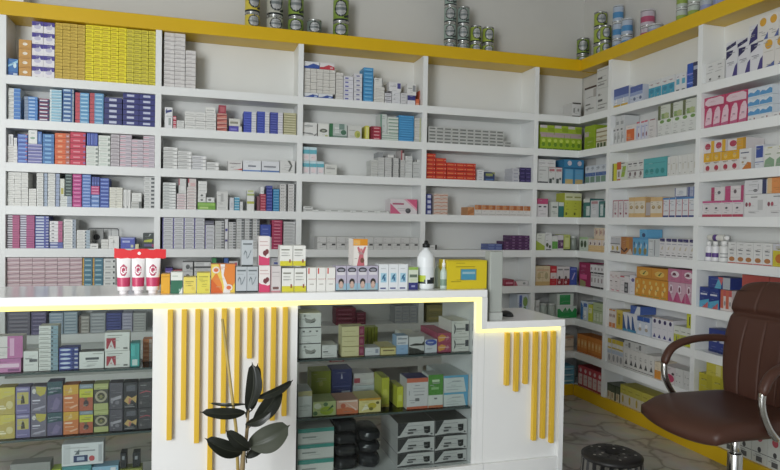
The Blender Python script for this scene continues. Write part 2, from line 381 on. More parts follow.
# second shelf
bk('A',2, 8,20.5,88, S('dfe0da','R .45 0 1 1 3f77c4;R .45 .8 1 1 7fb2e6;P 0 .5 .45 .8 .45 1 0 .7 c2c6c4'), 'half white half blue boxes', 'drop_box', nr=8, vm=104)
bk('A',2, 24,37.5,96.5, S('4a86cf','R .35 .35 .8 .75 a9cdf0;R 0 0 .3 1 7c8fa8'), 'mid blue boxes with grey end', 'tablet_box', nr=7, vm=108)
bk('A',2, 38.5,49,98.5, S('33285a','R .1 .35 .85 .7 e4dfe8;R 0 .8 1 1 8c2748'), 'dark plum boxes with white stripe', 'tablet_box', nr=6, vm=110)
bk('A',2, 49.5,61.6,89.5, S('8fc3dc','R 0 .65 1 1 c9e4ee;R 0 0 .15 1 dfeef2'), 'pale aqua boxes', 'capsule_box', nr=11, vm=105)
bk('A',2, 62.4,74,89, S('2a5796','R .1 .45 .7 .9 b9d2e8;R .85 0 1 1 8fa0aa'), 'navy boxes with silver strip', 'capsule_box', nr=8, vm=105)
bk('A',2, 75,89,92.5, S('5fa0d0','R 0 0 .34 1 c2414c;R .42 .3 .9 .6 b4dcf0'), 'red and sky-blue boxes', 'drop_box', nr=8, vm=105)
bk('A',2, 89.5,103.5,93, S('5f9bc8','R 0 0 .34 1 b8434c;R .42 .3 .9 .6 a4d0e8'), 'red-ended steel-blue boxes', 'drop_box', nr=8, vm=107)
bk('A',2, 104,122,97.5, S('22276a','R .28 .35 .7 .8 c6cce2;R 0 0 1 .14 191c4c'), 'dark navy cartons', 'tablet_carton', nr=5, vm=110)
bk('A',2, 122.6,156.6,92.5, S('262a72','R .25 .4 .7 .8 c2c8e0;R 0 0 1 .14 1b1e50'), 'navy blue cartons', 'tablet_carton', nc=2, nr=6, vm=110)
# third shelf
a = bk('A',3, 5,17.3,145.5, S('eae8e4',LN), 'small white boxes', 'tablet_box', nr=5, vm=155)
bk('A',3, 8,13,134, S('ecebe8','R .3 .15 .6 .85 b8b8b8'), 'narrow white box standing on small white boxes', 'ampoule_box', z0=a.z, vm=140)
bk('A',3, 13.4,16.8,137.5, S('ecebe8','R .3 .2 .6 .8 c6c6c6'), 'slim white box upright beside a blue box', 'ampoule_box', z0=a.z, vm=142)
bk('A',3, 17.4,27.4,134, S('4a66ba','R .1 .4 .9 .75 7fa2e0;R .8 .8 1 1 c86070'), 'periwinkle boxes', 'capsule_box', nr=7, vm=150)
a = bk('A',3, 27.7,42,143.8, S('6a6cae','R 0 .6 1 .9 b9b8da'), 'lilac-grey boxes', 'capsule_box', nr=6, vm=155)
bk('A',3, 28,37,129.3, S('eef0ec','E .5 .42 .3 .08 8fb29a;R .3 .75 .7 .82 b7c2bb'), 'white card on lilac-grey boxes', 'leaflet_box', z0=a.z, vm=138)
bk('A',3, 37.5,42,131.5, S('3966b0','R .3 .2 .7 .85 83a6dc'), 'narrow blue box beside a white card', 'ampoule_box', z0=a.z, vm=138)
bk('A',3, 42.3,54,133.8, S('3b74b4','R .2 .3 .75 .7 7fb4e0'), 'steel-blue boxes', 'tablet_box', nr=7, vm=150)
bk('A',3, 54.6,69.8,133, S('dd5a24','R .2 .3 .5 .65 f0a070;R .72 0 1 1 b8604a;R .78 .3 .95 .6 c9a8b0'), 'orange cartons', 'syrup_carton', nr=6, vm=150)
bk('A',3, 70,85.5,131.3, S('cc2846','R .2 .35 .65 .6 e88a98;R .85 .3 1 .7 8f60a0;R 0 0 1 .08 a01c34'), 'crimson cartons', 'syrup_carton', nr=6, vm=150)
a = bk('A',3, 86,98,145.8, S('e4e8e0','R .1 .3 .7 .6 c8d2c8;R .8 0 1 .5 8a948c'), 'white boxes below blue ones', 'capsule_box', nr=5, vm=157)
bk('A',3, 86.8,97.7,132.2, S('3448a6','R .1 .1 .3 .9 7f94dc;R .6 .1 .85 .9 5a70c4'), 'small blue boxes', 'ampoule_box', nc=3, z0=a.z, vm=139)
bk('A',3, 98.3,110.3,135.3, S('e2e8e0','R .1 .3 .7 .6 cad6cb;R .8 0 1 .5 97a198'), 'white boxes with grey corner', 'capsule_box', nr=6, vm=152)
bk('A',3, 110.5,119.5,133, S('c7c0c4','R .1 .3 .8 .55 a59ba2;R 0 0 1 .15 9a8f96'), 'narrow mauve-grey boxes', 'capsule_box', nr=9, vm=152)
bk('A',3, 119.8,157,134.5, S('d2c7cf','R 0 .45 .5 .65 d79aa8;R .5 .3 .95 .55 aaa0ac;R 0 0 1 .14 a99fa8'), 'pinkish-grey boxes', 'tablet_box', nc=3, nr=8, cols=[8,7,8], vm=152)
# fourth shelf
bk('A',4, 4.5,28,171.5, S('e9e9e4','R .1 .3 .8 .55 d4d3cc'), 'cream-white boxes', 'drop_box', nc=3, nr=9, vm=190)
bk('A',4, 28.4,36,188.5, S('e9e9e4','R .1 .3 .8 .55 d0cfc8'), 'short stack cream-white boxes', 'drop_box', nr=5, vm=197)
bk('A',4, 36.4,47.5,172.5, S('e6e7e2','R .1 .3 .5 .6 c4c4bd;R .6 0 .72 1 47505a;R .72 0 1 1 a2b2c8'), 'white boxes with blue-grey side', 'tablet_carton', nr=9, vm=190)
bk('A',4, 47.8,59.6,173, S('e6e7e2','R .1 .3 .5 .6 c4c4bd;R .6 0 .7 1 565e6c;R .7 0 1 1 97a6c4'), 'white boxes with slate-blue side', 'tablet_carton', nr=9, vm=190)
a = bk('A',4, 60,71.8,196, S('e4e7e2','R .1 .3 .5 .6 c4c8c0;R .6 0 1 1 9aa8bd'), 'white boxes under dark green boxes', 'tablet_carton', nr=3, vm=201)
bk('A',4, 60,64.5,178.5, S('dfe3d6','R .2 .1 .8 .45 b8b04c'), 'small white and olive box', 'ampoule_box', z0=a.z, vm=186)
bk('A',4, 64.8,72,173.5, S('2f4440','R .15 .4 .85 .65 8fa39c'), 'dark green boxes', 'tablet_box', nr=7, z0=a.z, vm=184)
bk('A',4, 72.4,81.5,173.5, S('c43384','R .15 .35 .85 .6 e087b8;R 0 0 1 .12 97246a'), 'magenta boxes', 'capsule_box', nr=8, vm=190)
bk('A',4, 82,90.7,173.5, S('5a7fc8','R .1 .4 .9 .7 9fbaea'), 'cornflower boxes', 'capsule_box', nr=10, vm=190)
a = bk('A',4, 91,99.5,194.5, S('5a80c4','R .1 .35 .9 .7 a6c0ea'), 'blue boxes below pink', 'tablet_box', nr=3, vm=200)
a = bk('A',4, 91,99.5,186, S('c6417f','R .1 .35 .9 .65 e39abc'), 'pink boxes', 'tablet_box', nr=3, z0=a.z, vm=190)
bk('A',4, 91.5,99.5,176.8, S('3a4a98','R .1 .2 .9 .4 5c74c0'), 'dark blue boxes on pink', 'ampoule_box', nc=3, z0=a.z, vm=182)
bk('A',4, 100,109,178, S('3b54ac','R .1 .4 .95 .65 8ea6e2'), 'royal-blue boxes', 'capsule_box', nr=8, vm=193)
bk('A',4, 109.3,122.6,187.3, S('e9e8dc','R .1 .35 .8 .6 cfcdbd'), 'ivory boxes', 'drop_box', nc=2, nr=6, vm=197)
bk('A',4, 123.2,130.5,189.5, S('e8e9e6','R .3 .15 .5 .85 c6c6c2;R .1 0 .3 .12 555555'), 'slender white upright boxes', 'ampoule_box', nc=2, vm=198)
a = bk('A',4, 131,141.5,201.5, S('cfd0cb','R .1 .3 .7 .6 a4a49e;R .75 0 1 1 6c6e6c'), 'grey boxes', 'tablet_box', nr=2, vm=204)
bk('A',4, 131.5,141.5,192.7, S('e9eae6','R .1 .3 .7 .5 d0d0cb'), 'white boxes on grey boxes', 'tablet_box', nr=2, z0=a.z, vm=197)
bk('A',4, 144,155.6,176.5, S('d9dbd8','R .1 .3 .5 .6 b0b3b0;R .68 .25 1 .75 4a4f50'), 'light grey boxes with dark ends', 'tablet_carton', nr=8, vm=192)
# fifth shelf
bk('A',5, 5,19.6,215, S('b4517f','R 0 0 .43 1 6a6672;R 0 .35 .43 .85 e2dee4'), 'magenta boxes with white-striped ends', 'drop_box', nr=14, vm=232)
bk('A',5, 20,34.5,215, S('ab4b80','R 0 0 .43 1 807a94;R 0 .35 .43 .85 dcdae6'), 'plum-pink boxes with lilac ends', 'drop_box', nr=14, vm=232)
bk('A',5, 35,48.7,216, S('4853a2','R .05 .25 .65 .85 c3cfe2;R .8 .5 1 .8 c8cbe0'), 'indigo boxes with pale label', 'tablet_carton', nr=11, vm=232)
a = bk('A',5, 49.4,63,242.2, S('5460a6','R .05 .3 .6 .8 c6cee2'), 'flat indigo boxes', 'tablet_carton', nr=2, vm=245)
bk('A',5, 49.4,62.5,221, S('eae9ea','R .15 .25 .35 .5 55565c;R .66 0 1 1 b3507e'), 'white cartons with pink side', 'syrup_carton', nr=6, z0=a.z, vm=230)
bk('A',5, 63.4,76,219.3, S('e9e9e5','R .1 .3 .6 .55 b9b9b4;R .72 0 1 1 9da9b8;R .74 .3 .85 .7 54606c'), 'white cartons with grey-blue side', 'syrup_carton', nr=8, vm=232)
bk('A',5, 76.5,90,230, S('e7e7e2','R .1 .3 .5 .55 b9b9b4;R .62 0 .72 .7 50606c;R .72 0 1 1 a9bcc8'), 'white boxes beside the wire rack', 'syrup_carton', nr=6, vm=238)
bk('A',5, 90,98.2,243.5, S('eaeae6','R .2 .3 .8 .55 a7a7a2'), 'small low white box before the rack', 'cream_box', vm=246, dep=.07)
bk('A',5, 101,108.2,239.3, S('e6e6e0','R .1 .3 .8 .5 cfcfc8'), 'squat white boxes before the rack', 'cream_box', nr=3, vm=244, dep=.07)
bk('A',5, 108.3,119,236, S('ebebe7','R .48 .05 .52 .95 cfcfc8;E .5 .55 .08 .14 b5b5b0'), 'tall white carton before the rack', 'cream_box', vm=242, dep=.07)
bk('A',5, 120.5,134.8,237.5, S('4b56b4','R .12 .55 .65 .72 b9c2ee;R .72 .1 .9 .35 cfd2b0;P 0 1 1 1 .9 .86 .1 .86 8f9ad8'), 'violet-blue carton', 'lozenge_box', vm=244)
bk('A',5, 135,138.7,244, S('dcd6a8'), 'small pale yellow box', 'ampoule_box', vm=247)
bk('A',5, 142.6,155,233, S('333b38','R 0 0 1 .14 232a28;P .05 .42 .8 .42 .9 .62 .15 .55 b9c43c;R .1 .14 1 .3 5a5080;R .82 .1 1 .3 a03a60;P .5 .75 .8 .95 .6 .95 a8b0ac'), 'black carton with lime lettering stripe', 'lozenge_box', vm=243)
# sixth shelf (behind the counter top)
bk('A',6, 4.5,82,257.5, S('c9aab0','P 0 .1 1 .35 1 .5 0 .25 8c6f78;R 0 .75 1 1 e6d5d8'), 'dusty pink boxes', 'capsule_box', nc=6, nr=8, cols=[8,8,8,8,8,8], vm=268)
bk('A',6, 82.3,92.5,258, S('45788e','R 0 0 .15 1 d4a03c;R .25 .4 .85 .65 9cc2cc'), 'teal boxes with amber edge', 'drop_box', nr=7, vm=268)
bk('A',6, 92.7,103,258, S('45788e','R 0 0 .15 1 cf9c40;R .25 .4 .85 .65 9cc2cc'), 'teal boxes next to the white column', 'drop_box', nr=7, vm=268)
bk('A',6, 103.3,115.4,258.5, S('e0e2df','R .15 .3 .6 .6 a9abaa;R .8 .3 .95 .7 3f4444'), 'pale grey boxes with black mark', 'drop_box', nr=6, vm=268)
# wire rack behind the small white boxes
# ================================================================== second bay
bk('B',1, 164,185.2,32.5, S('dcd8d6','R .08 .25 .6 .45 c2bdbb;R 0 0 1 .1 b3aeac'), 'greyish-white boxes', 'tablet_carton', nc=2, nr=13, vm=60)
bk('B',1, 185.4,195.8,50.3, S('dcd8d6','R .08 .25 .6 .45 c2bdbb;R 0 0 1 .1 b3aeac'), 'greyish-white boxes in lower third stack', 'tablet_carton', nr=9, vm=70)
bk('B',2, 164.5,172.5,107, S('e8e9ea','P .12 .72 .95 .8 .9 .9 .2 .84 27306e;P .12 .84 .3 .95 .3 .72 .12 .68 27306e;R .5 .15 .8 .5 9aa3a0;R .2 .55 .9 .6 c0c4c6'), 'white upright carton with dark figure seven', 'syrup_carton', vm=118)
bk('B',2, 173,176.3,116, S('c2324a','R 0 .25 1 .4 f0e6e6;R 0 .6 1 .75 f0e6e6'), 'red and white striped boxes', 'ampoule_box', nr=3, vm=122)
bk('B',2, 176.6,184.4,120.3, S('dddedb','R .1 .3 .8 .5 bcbdb9'), 'low light grey boxes', 'pill_box', nr=4, vm=124)
a = bk('B',2, 184.6,216.2,112, S('e2e3df','R .1 .35 .85 .55 bfc0bb;R 0 0 1 .1 bdbeb9'), 'flat white cartons', 'tablet_carton', nc=3, nr=4, vm=120)
bk('B',2, 205.5,215.5,107, S('e8e8e4','R .1 .3 .85 .55 b7b8b3'), 'single white box on flat white cartons', 'tablet_carton', z0=a.z, vm=110)
a = bk('B',2, 217,227,113.3, S('cf7a6c','P 0 .2 1 .6 1 .9 0 .6 8e3a36;R 0 .8 1 1 e0b0a4'), 'salmon boxes', 'drop_box', nr=4, vm=120)
bk('B',2, 218.5,226.2,105, S('9c3040','R .2 .2 .8 .8 b85c64'), 'dark red box on salmon boxes', 'drop_box', z0=a.z, vm=109)
a = bk('B',2, 229,242,126, S('4c44a8','R .1 .3 .6 .6 7c78cc;R .75 0 1 1 dcdad4'), 'small violet box with white end', 'cream_box', vm=128)
bk('B',2, 229,240.5,118.5, S('d9d8cf','R .1 .3 .8 .6 8a8878'), 'pale box on the small violet box', 'cream_box', z0=a.z, vm=122)
bk('B',2, 243.6,256.5,111.5, S('3a4bb4','R .62 .0 1 1 dcdde2;R .05 .45 .5 .6 6a7ad8'), 'royal-blue boxes with white end', 'drop_box', nr=9, vm=122)
bk('B',2, 257,269.5,111.5, S('3346aa','R .64 .0 1 1 d9dadf;R .05 .45 .5 .6 6a7ad8'), 'deep blue boxes with white end', 'drop_box', nr=9, vm=122)
bk('B',2, 270,283,112.3, S('3a449c','R .62 .0 1 1 dddbe0;R .05 .45 .5 .6 7a84d0'), 'blue-violet boxes with white end', 'drop_box', nr=9, vm=122)
bk('B',2, 283.6,296.5,112.8, S('b8b38a','R .05 .4 .9 .6 d9d6b4;R 0 0 1 .15 8f8b66'), 'khaki boxes', 'capsule_box', nr=9, vm=122)
bk('B',3, 163.2,177.6,147, S('dddedb','R .06 .3 .65 .6 b4b5b2;R .78 .1 .95 .8 f0f0ee;R 0 0 1 .1 a9aaa7'), 'white boxes in six-high stack', 'pill_box', nr=6, vm=158)
bk('B',3, 177.8,191.8,151, S('dcdddb','R .06 .3 .65 .6 b4b5b2;R .78 .1 .95 .8 f0f0ee;R 0 0 1 .1 a9aaa7'), 'white boxes in five-high stack', 'pill_box', nr=5, vm=160)
bk('B',3, 192,206.3,155.5, S('dddee0','R .06 .3 .65 .6 b4b5b8;R .78 .1 .95 .8 f0f0ee;R 0 0 1 .1 a9aaa7'), 'white boxes in four-high stack', 'pill_box', nr=4, vm=162)
bk('B',3, 206.6,219,162, S('dcddda','R .06 .3 .65 .6 b4b5b2;R .78 .1 .95 .8 f0f0ee;R 0 0 1 .1 a9aaa7'), 'white boxes in two-high stack', 'pill_box', nr=2, vm=165)
bk('B',3, 228,242.3,160.4, S('dcdad8','R .1 .7 .9 .78 8d8684;P .3 .2 1 .12 1 .3 .7 .2 c43c3c'), 'pale carton with red swoosh', 'syrup_carton', vm=166)
bk('B',3, 242.8,261,160.5, S('e6e8ec','R 0 .05 1 .17 5f84c2;R .28 .45 .72 .58 6f7480'), 'white carton with blue base line', 'syrup_carton', vm=167)
bk('B',3, 261.6,279.5,161.3, S('dfe1e6','R 0 .05 1 .18 4d70b0;R .12 .45 .8 .58 7c8088'), 'white carton with darker blue base', 'syrup_carton', vm=168)
bk('B',3, 280,295,160.5, S('dcdcd9','P .5 1 .68 1 .84 .6 .68 .15 .55 .15 .72 .6 5a5c58;R .1 .3 .4 .35 c0c0bc'), 'white carton with dark arc', 'syrup_carton', vm=168)
bk('B',4, 162.8,176,182.5, S('dfe3e0','R .1 .25 .5 .6 a8adab;R .72 .3 .95 .8 f2f4f2;R 0 0 1 .12 a4a9a6'), 'pale grey boxes in tall stack', 'drop_box', nr=9, vm=196)
a = bk('B',4, 176.6,186.3,193.5, S('e2d8d8','R .1 .3 .8 .55 cfa6ac;R 0 0 1 .1 bfb2b2'), 'blush white boxes', 'pill_box', nr=6, vm=202)
bk('B',4, 178.5,186.3,178.5, S('d5d6d3','R 0 .55 .12 1 b23a4c;R .25 .2 .8 .5 e2e3e0'), 'clear-white card box on blush boxes', 'leaflet_box', z0=a.z, vm=185)
a = bk('B',4, 186.7,196.3,187, S('e4dedb','R .1 .3 .8 .55 cbb0b0;R 0 0 1 .1 bfb4b2'), 'off-white boxes under a pink card', 'pill_box', nr=8, vm=200)
bk('B',4, 188,196.3,178.5, S('d8cfcc','R 0 .5 .14 1 b84050;R .3 .1 .9 .5 d9b2b2'), 'pinkish card box on off-white boxes', 'leaflet_box', z0=a.z, vm=183)
g1 = bk('B',4, 197.5,215.5,202.3, S('71a53c','R 0 .55 1 .9 8cbf50;R .1 .15 .6 .4 b4d27c'), 'lime green flat carton', 'lozenge_box', vm=206)
g2 = bk('B',4, 197.8,206,193, S('e2e4e0','E .5 .5 .16 .22 5a5e5c'), 'small white boxes on lime carton', 'cream_box', nr=2, z0=g1.z, vm=197)
bk('B',4, 206.3,214.5,197.3, S('dfe1de','E .4 .5 .2 .22 666a68'), 'white box on right of lime carton', 'cream_box', z0=g1.z, vm=200)
bk('B',4, 198,207,181, S('e6e7e4','R .1 .35 .9 .42 a9aba8'), 'taller white boxes above dotted boxes', 'cream_box', nr=2, z0=g2.z, vm=187)
bk('B',4, 216.6,228,191.5, S('d7d8d5','R .35 .45 .6 .9 b3b5b2;R .1 .1 .8 .14 bcbdba'), 'light grey upright carton', 'leaflet_box', vm=200, dep=.08)
bk('B',4, 229.5,234,197.5, S('d4d6da','R .2 .2 .8 .6 c0c4ca'), 'slim pale grey box', 'ampoule_box', vm=203)
bk('B',4, 234.3,239.6,197, S('4a9cc0','R 0 .65 1 1 a9d4e4'), 'small turquoise boxes', 'ampoule_box', nr=5, vm=203)
bk('B',4, 239.8,243,201.5, S('d9dbda','R .2 .2 .8 .6 c6c8c8'), 'tiny white box beside turquoise', 'ampoule_box', vm=205)
bk('B',4, 247,254.3,190.2, S('e6e7e2','R 0 .34 1 .46 b4b84c;R 0 .74 1 .84 a7b46a;R .1 .9 .9 1 c2cc8c'), 'tall white carton with olive bands', 'syrup_carton', vm=200)
bk('B',4, 257,259.9,196, S('7c4a54'), 'narrow brown-red box', 'ampoule_box', vm=203)
a = bk('B',4, 260.2,266,194, S('b03a50','R .1 .45 .9 .6 e0a4ac'), 'dark pink boxes', 'ampoule_box', nr=6, vm=202)
bk('B',4, 260.5,264,186.8, S('e6e8e8','R .2 .2 .8 .4 c4c8c8'), 'white bottle box on dark pink boxes', 'ampoule_box', z0=a.z, vm=190)
bk('B',4, 266.3,272.6,185.5, S('323c90','R .1 .45 .9 .6 7480c8'), 'dark indigo boxes', 'ampoule_box', nr=8, vm=198)
bk('B',4, 273,279.4,189, S('3284b8','R .1 .45 .9 .65 8cc4e0'), 'cerulean boxes', 'ampoule_box', nr=8, vm=199)
bk('B',4, 279.8,287.4,184, S('dcdad8','R .1 .35 .35 .65 9a9896;R .4 .35 .6 .65 9a9896;R .8 0 1 1 5c5c5c'), 'white boxes with charcoal edge', 'drop_box', nr=9, vm=198)
bk('B',4, 288,295.8,184, S('dad8d6','R .1 .35 .35 .65 9a9896;R .4 .35 .6 .65 9a9896;R .8 0 1 1 4e5052'), 'white boxes with black edge', 'drop_box', nr=9, vm=198)
bk('B',5, 162.3,204.5,217, S('d6d7da','R 0 0 .09 1 54489c;R .2 .3 .85 .6 aaabae;R 0 0 1 .08 a6a7ac'), 'silver-white boxes with violet edge', 'tablet_carton', nc=4, nr=8, vm=232)
a = bk('B',5, 204.8,214.6,225, S('d4d5d9','R 0 0 .09 1 584e98;R .2 .3 .85 .6 aaabae;R 0 0 1 .08 a6a7ac'), 'violet-edged silver boxes under a dark one', 'tablet_carton', nr=6, vm=236)
bk('B',5, 205,214,220.5, S('4c4c5c','R 0 .3 1 .5 8c8c98'), 'dark box on violet-edged silver boxes', 'tablet_carton', z0=a.z, vm=223)
bk('B',5, 215,224.4,221, S('d0d1d0','R .1 .3 .6 .6 aaaba9;R .68 .2 1 .8 6e7072'), 'silver boxes with grey ends', 'pill_box', nr=10, vm=235)
bk('B',5, 224.8,228,219, S('dcdcde','R .1 .6 .9 .68 3f3c84;R .1 .25 .9 .32 44407c'), 'white upright box with two violet bars', 'ampoule_box', vm=232)
bk('B',5, 228.4,236,222, S('d3d3d2','R .1 .3 .5 .6 a8a9a7;R .62 .2 1 .8 64686a'), 'silver boxes next to upright box', 'pill_box', nr=10, vm=235)
for j, (u0, u1) in enumerate(((236.3,244.3), (244.6,252.2), (252.5,259.6))):
    bk('B',5, u0,u1,218, S('d4d5d4','R .1 .3 .5 .6 a9aaa8;R .64 .1 1 .9 '+['6a6e70','585c5e','72767a'][j]), 'grey-white boxes, '+['left','middle','right'][j]+' stack', 'drop_box', nr=11, vm=232)
a = bk('B',5, 260,271.6,237, S('dcdad8','R .1 .3 .8 .6 b4b2b0'), 'white boxes under blue box', 'pill_box', nr=3, vm=243)
bk('B',5, 260.3,271,224.5, S('3549a0','R .2 .6 .75 .66 7f90d0;R .2 .25 .75 .3 5f74c0'), 'dark blue carton above white boxes', 'lozenge_box', z0=a.z, vm=230)
bk('B',5, 271.8,282.5,220, S('b03458','R .2 .4 .8 .58 e0a0b0;R 0 0 1 .1 86244a'), 'raspberry boxes', 'drop_box', nr=9, vm=232)
bk('B',5, 283.5,295.5,221.5, S('cbcccb','R .1 .3 .8 .55 b0b1b0;R 0 0 1 .1 a2a3a2'), 'faint grey boxes', 'pill_box', nr=9, vm=236)
# sixth shelf
bk('B',6, 165,172.5,268, S('4f3d8c','R .1 .4 .9 .6 9a8cc8'), 'violet boxes', 'pill_box', nr=3, vm=274)
bk('B',6, 173,182,270, S('c03848','R .1 .4 .9 .6 e8a0a4'), 'red boxes', 'pill_box', nr=3, vm=275)
bk('B',6, 182.5,193,262, S('d2d3d2','E .5 .5 .2 .25 5a5c5c;R .7 .2 1 .5 8a8c8c'), 'silver boxes with dark dot', 'pill_box', nr=3, vm=270)
bk('B',6, 194,211,262, S('cfd0cf','R 0 .35 1 .55 4a4c4c;R .6 .6 .9 .95 e4e5e4'), 'silver and black boxes', 'pill_box', nr=3, vm=270)
bk('B',6, 212,216.5,258, S('3e8c50','R .2 .3 .8 .6 8ac096'), 'green box behind counter cartons', 'ampoule_box', nr=2, vm=264)
bk('B',6, 224,228.5,258, S('3f62a8','R .2 .3 .8 .6 8aa6d4'), 'blue box behind counter cartons', 'ampoule_box', nr=2, vm=264)
bk('B',6, 229,238,261, S('d8d4d4','R .6 .4 .9 .9 c85a6c'), 'white box with pink corner behind counter cartons', 'pill_box', nr=2, vm=266)
bk('B',6, 271.5,280,258, S('d5d4d8','R .3 .4 .8 .6 5c68b0'), 'white boxes with blue squiggle', 'pill_box', nr=3, vm=264)
# ================================================================== third bay
a = bk('C',1, 304,333,93.2, S('dfe2e6','P 0 0 1 0 1 .55 .6 .75 .25 .35 0 .3 2a4596;R .7 .2 .9 .5 a9bce0'), 'white cartons with blue wave', 'tablet_carton', nc=2, nr=1, vm=96)
b = bk('C',1, 304,335.5,69, S('dcd9d2','R .1 .35 .85 .5 c2bfb8;R 0 0 1 .08 b4b1aa;R 0 0 .03 1 b4b1aa'), 'cream boxes between wave cartons', 'drop_box', nc=5, nr=7, z0=a.z, vm=80)
bk('C',1, 304,319.5,61.5, S('e0e2e6','P 0 0 1 0 1 .5 .6 .75 .25 .35 0 .3 2c4a9c'), 'white and blue wave carton on cream boxes', 'tablet_carton', z0=b.z, vm=65)
bk('C',1, 319.8,334.6,62.7, S('e4dfe0','P 0 0 1 0 1 .45 .6 .7 .25 .35 0 .3 c03440;R .7 .15 .9 .4 e0a4a8'), 'white and red wave carton on cream boxes', 'tablet_carton', z0=b.z, vm=66)
bk('C',1, 336,343.3,72.5, S('dbd8d2','R .1 .35 .85 .5 c2bfb8;R 0 0 1 .08 b4b1aa'), 'cream boxes in lower side stack', 'drop_box', nr=8, vm=88)
bk('C',1, 343.6,353.5,76, S('dcdce4','R .15 .3 .5 .65 5a5ca4;R 0 0 1 .06 b0b0bc'), 'white boxes with violet print', 'medicine_box', nr=6, vm=90)
bk('C',1, 354,362.3,73.3, S('dcdce0','R .3 .3 .7 .6 6a6c98;R 0 0 1 .06 b0b0bc'), 'white boxes with grey-blue mark', 'medicine_box', nr=6, vm=90)
bk('C',1, 363.6,373.3,67.5, S('3f92cc','R .15 .3 .85 .55 74b8e4;R 0 0 1 .1 2f78ae'), 'sky-blue boxes', 'capsule_box', nr=9, vm=85)
a = bk('C',1, 374,384.5,86.8, S('dddcd6','R .15 .35 .8 .5 b7b6b0'), 'white flat boxes', 'medicine_box', nr=5, vm=96)
bk('C',1, 374.3,383,78, S('dfdfdb','R .1 .8 .5 .86 9a9a96;R .9 0 1 1 8a8a88'), 'square white carton on flat boxes', 'cream_box', z0=a.z, vm=82)
a = bk('C',1, 385,391.6,92.5, S('d6d6da','R .2 .3 .8 .6 a8a8b2;R 0 .85 1 1 55535a'), 'grey-white boxes', 'medicine_box', nr=3, vm=98)
c = bk('C',1, 392,400.3,91.3, S('dfe0e4','R .2 .1 .4 .2 383840;R .3 .4 .8 .5 b4b6c0'), 'white boxes under violet-marked carton', 'medicine_box', nr=3, vm=98)
bk('C',1, 389,401,82, S('e2e2e4','R .7 .3 .98 .9 3e4088;R .1 .5 .6 .58 b0b0b4'), 'white carton with violet panel', 'cream_box', z0=c.z if c else None, vm=87, sb=.03)
bk('C',1, 400.6,407,93, S('d8d8da','R .2 .3 .8 .6 b2b2b6'), 'low grey-white boxes', 'medicine_box', nr=4, vm=99)
e = bk('C',1, 407.5,415.4,95.3, S('e3e2e8','R 0 .5 1 1 2d2f78'), 'white box with navy top half', 'cream_box', vm=100)
bk('C',1, 405.5,416.5,84, S('e2e2e0','R .62 .35 .95 .9 8c8f92;R .1 .6 .55 .66 9a9a98'), 'white carton with grey photo panel', 'cream_box', z0=e.z, vm=90)
bk('C',1, 415.8,419.5,99, S('d8663e','R .1 .1 .9 .4 e8a080'), 'small orange box', 'ampoule_box', vm=103)
bk('C',1, 419.5,422.5,90.5, S('cf5c3c','R .2 .2 .8 .7 e8c0a8'), 'slim orange-red upright box', 'ampoule_box', vm=98, sb=.05)
bk('C',2, 302.8,317,122.4, S('e0e0dd','P 0 .2 .75 .14 .85 .0 1 .18 1 .25 .8 .12 .7 .22 0 .28 6b6f6e;R .1 .7 .7 .8 9a9c9a'), 'white carton with grey zigzag line', 'syrup_carton', vm=130)
bk('C',2, 318,329,123.4, S('e3e4de','E .5 .47 .36 .15 565b50;E .5 .47 .16 .06 a8b09a;R .65 .06 .9 .14 a8ae54'), 'white carton with dark oval', 'syrup_carton', vm=131)
bk('C',2, 329.4,347.3,123.6, S('bcc6c0','R 0 0 .2 1 2c6a40;R .55 .6 .85 1 6f8a80;E .8 .4 .16 .18 3d6a50;R .2 0 1 .16 6d8579;R .3 .35 .55 .75 d6dcd8'), 'grey-green carton with dark green edge', 'syrup_carton', vm=131)
bk('C',2, 347.8,361.8,125.5, S('d0d1cc','E .7 .35 .22 .28 b7b85a;E .75 .3 .1 .16 8a9a3c;R .1 .6 .5 .66 b4b5b0'), 'pale carton with yellow-green flower', 'syrup_carton', vm=133)
bk('C',2, 365.5,369.5,125.5, S('d6d04a','R .2 .1 .8 .9 e4e08c'), 'slim yellow box', 'ampoule_box', vm=133)
bk('C',2, 371,381,126.2, S('a42a3c','R .3 .3 .85 .6 d8a0a4;R 0 0 .2 1 7a1c2c'), 'burgundy boxes', 'medicine_box', nr=4, vm=133)
a = bk('C',2, 382,398.5,134, S('cfd9d0','R 0 .1 1 .4 88a494'), 'pale green striped boxes', 'drop_box', nr=3, vm=137)
bk('C',2, 388,398.5,117, S('d6ded6','R .05 .15 1 .5 7f9a8a'), 'green-grey striped boxes', 'drop_box', nr=5, z0=a.z, vm=126)
bk('C',2, 379,387,114, S('c9d0cc','R 0 0 .25 1 6a9480'), 'translucent green-white upright box', 'leaflet_box', z0=a.z, vm=122, sb=.05)
bk('C',2, 398.9,414,115.5, S('3a90cc','R .1 .4 .9 .6 5ca8dc;R 0 0 1 .1 2f7fba'), 'bright blue boxes', 'capsule_box', nr=11, vm=128)
bk('C',2, 414.5,421.8,118, S('d0d0cb','R .1 .3 .9 .5 b2b2ad;R .85 0 1 1 c0c48a'), 'grey-white boxes beside blue tower', 'capsule_box', nr=10, vm=130)
a = bk('C',3, 302.4,324,161, S('e2e4e6','R 0 .55 1 .82 5cb2c4;R 0 .82 1 1 c6e0e8;R .25 .12 .85 .45 ead8da;R 0 0 .1 .55 b8aebc'), 'white boxes with aqua band', 'cream_box', nc=3, vm=168)
bk('C',3, 302.6,317,146.8, S('e2e4e6','R 0 .5 1 .8 5cb2c4;R 0 .8 1 1 c6e0e8;R .25 .1 .85 .42 ead8da'), 'aqua-banded white boxes on other aqua boxes', 'cream_box', nc=2, z0=a.z, vm=153)
bk('C',3, 324.5,337,164.3, S('d8d9d4','R .15 .55 .85 .68 9fa09b'), 'cream-grey carton with faint lettering', 'leaflet_box', vm=170)
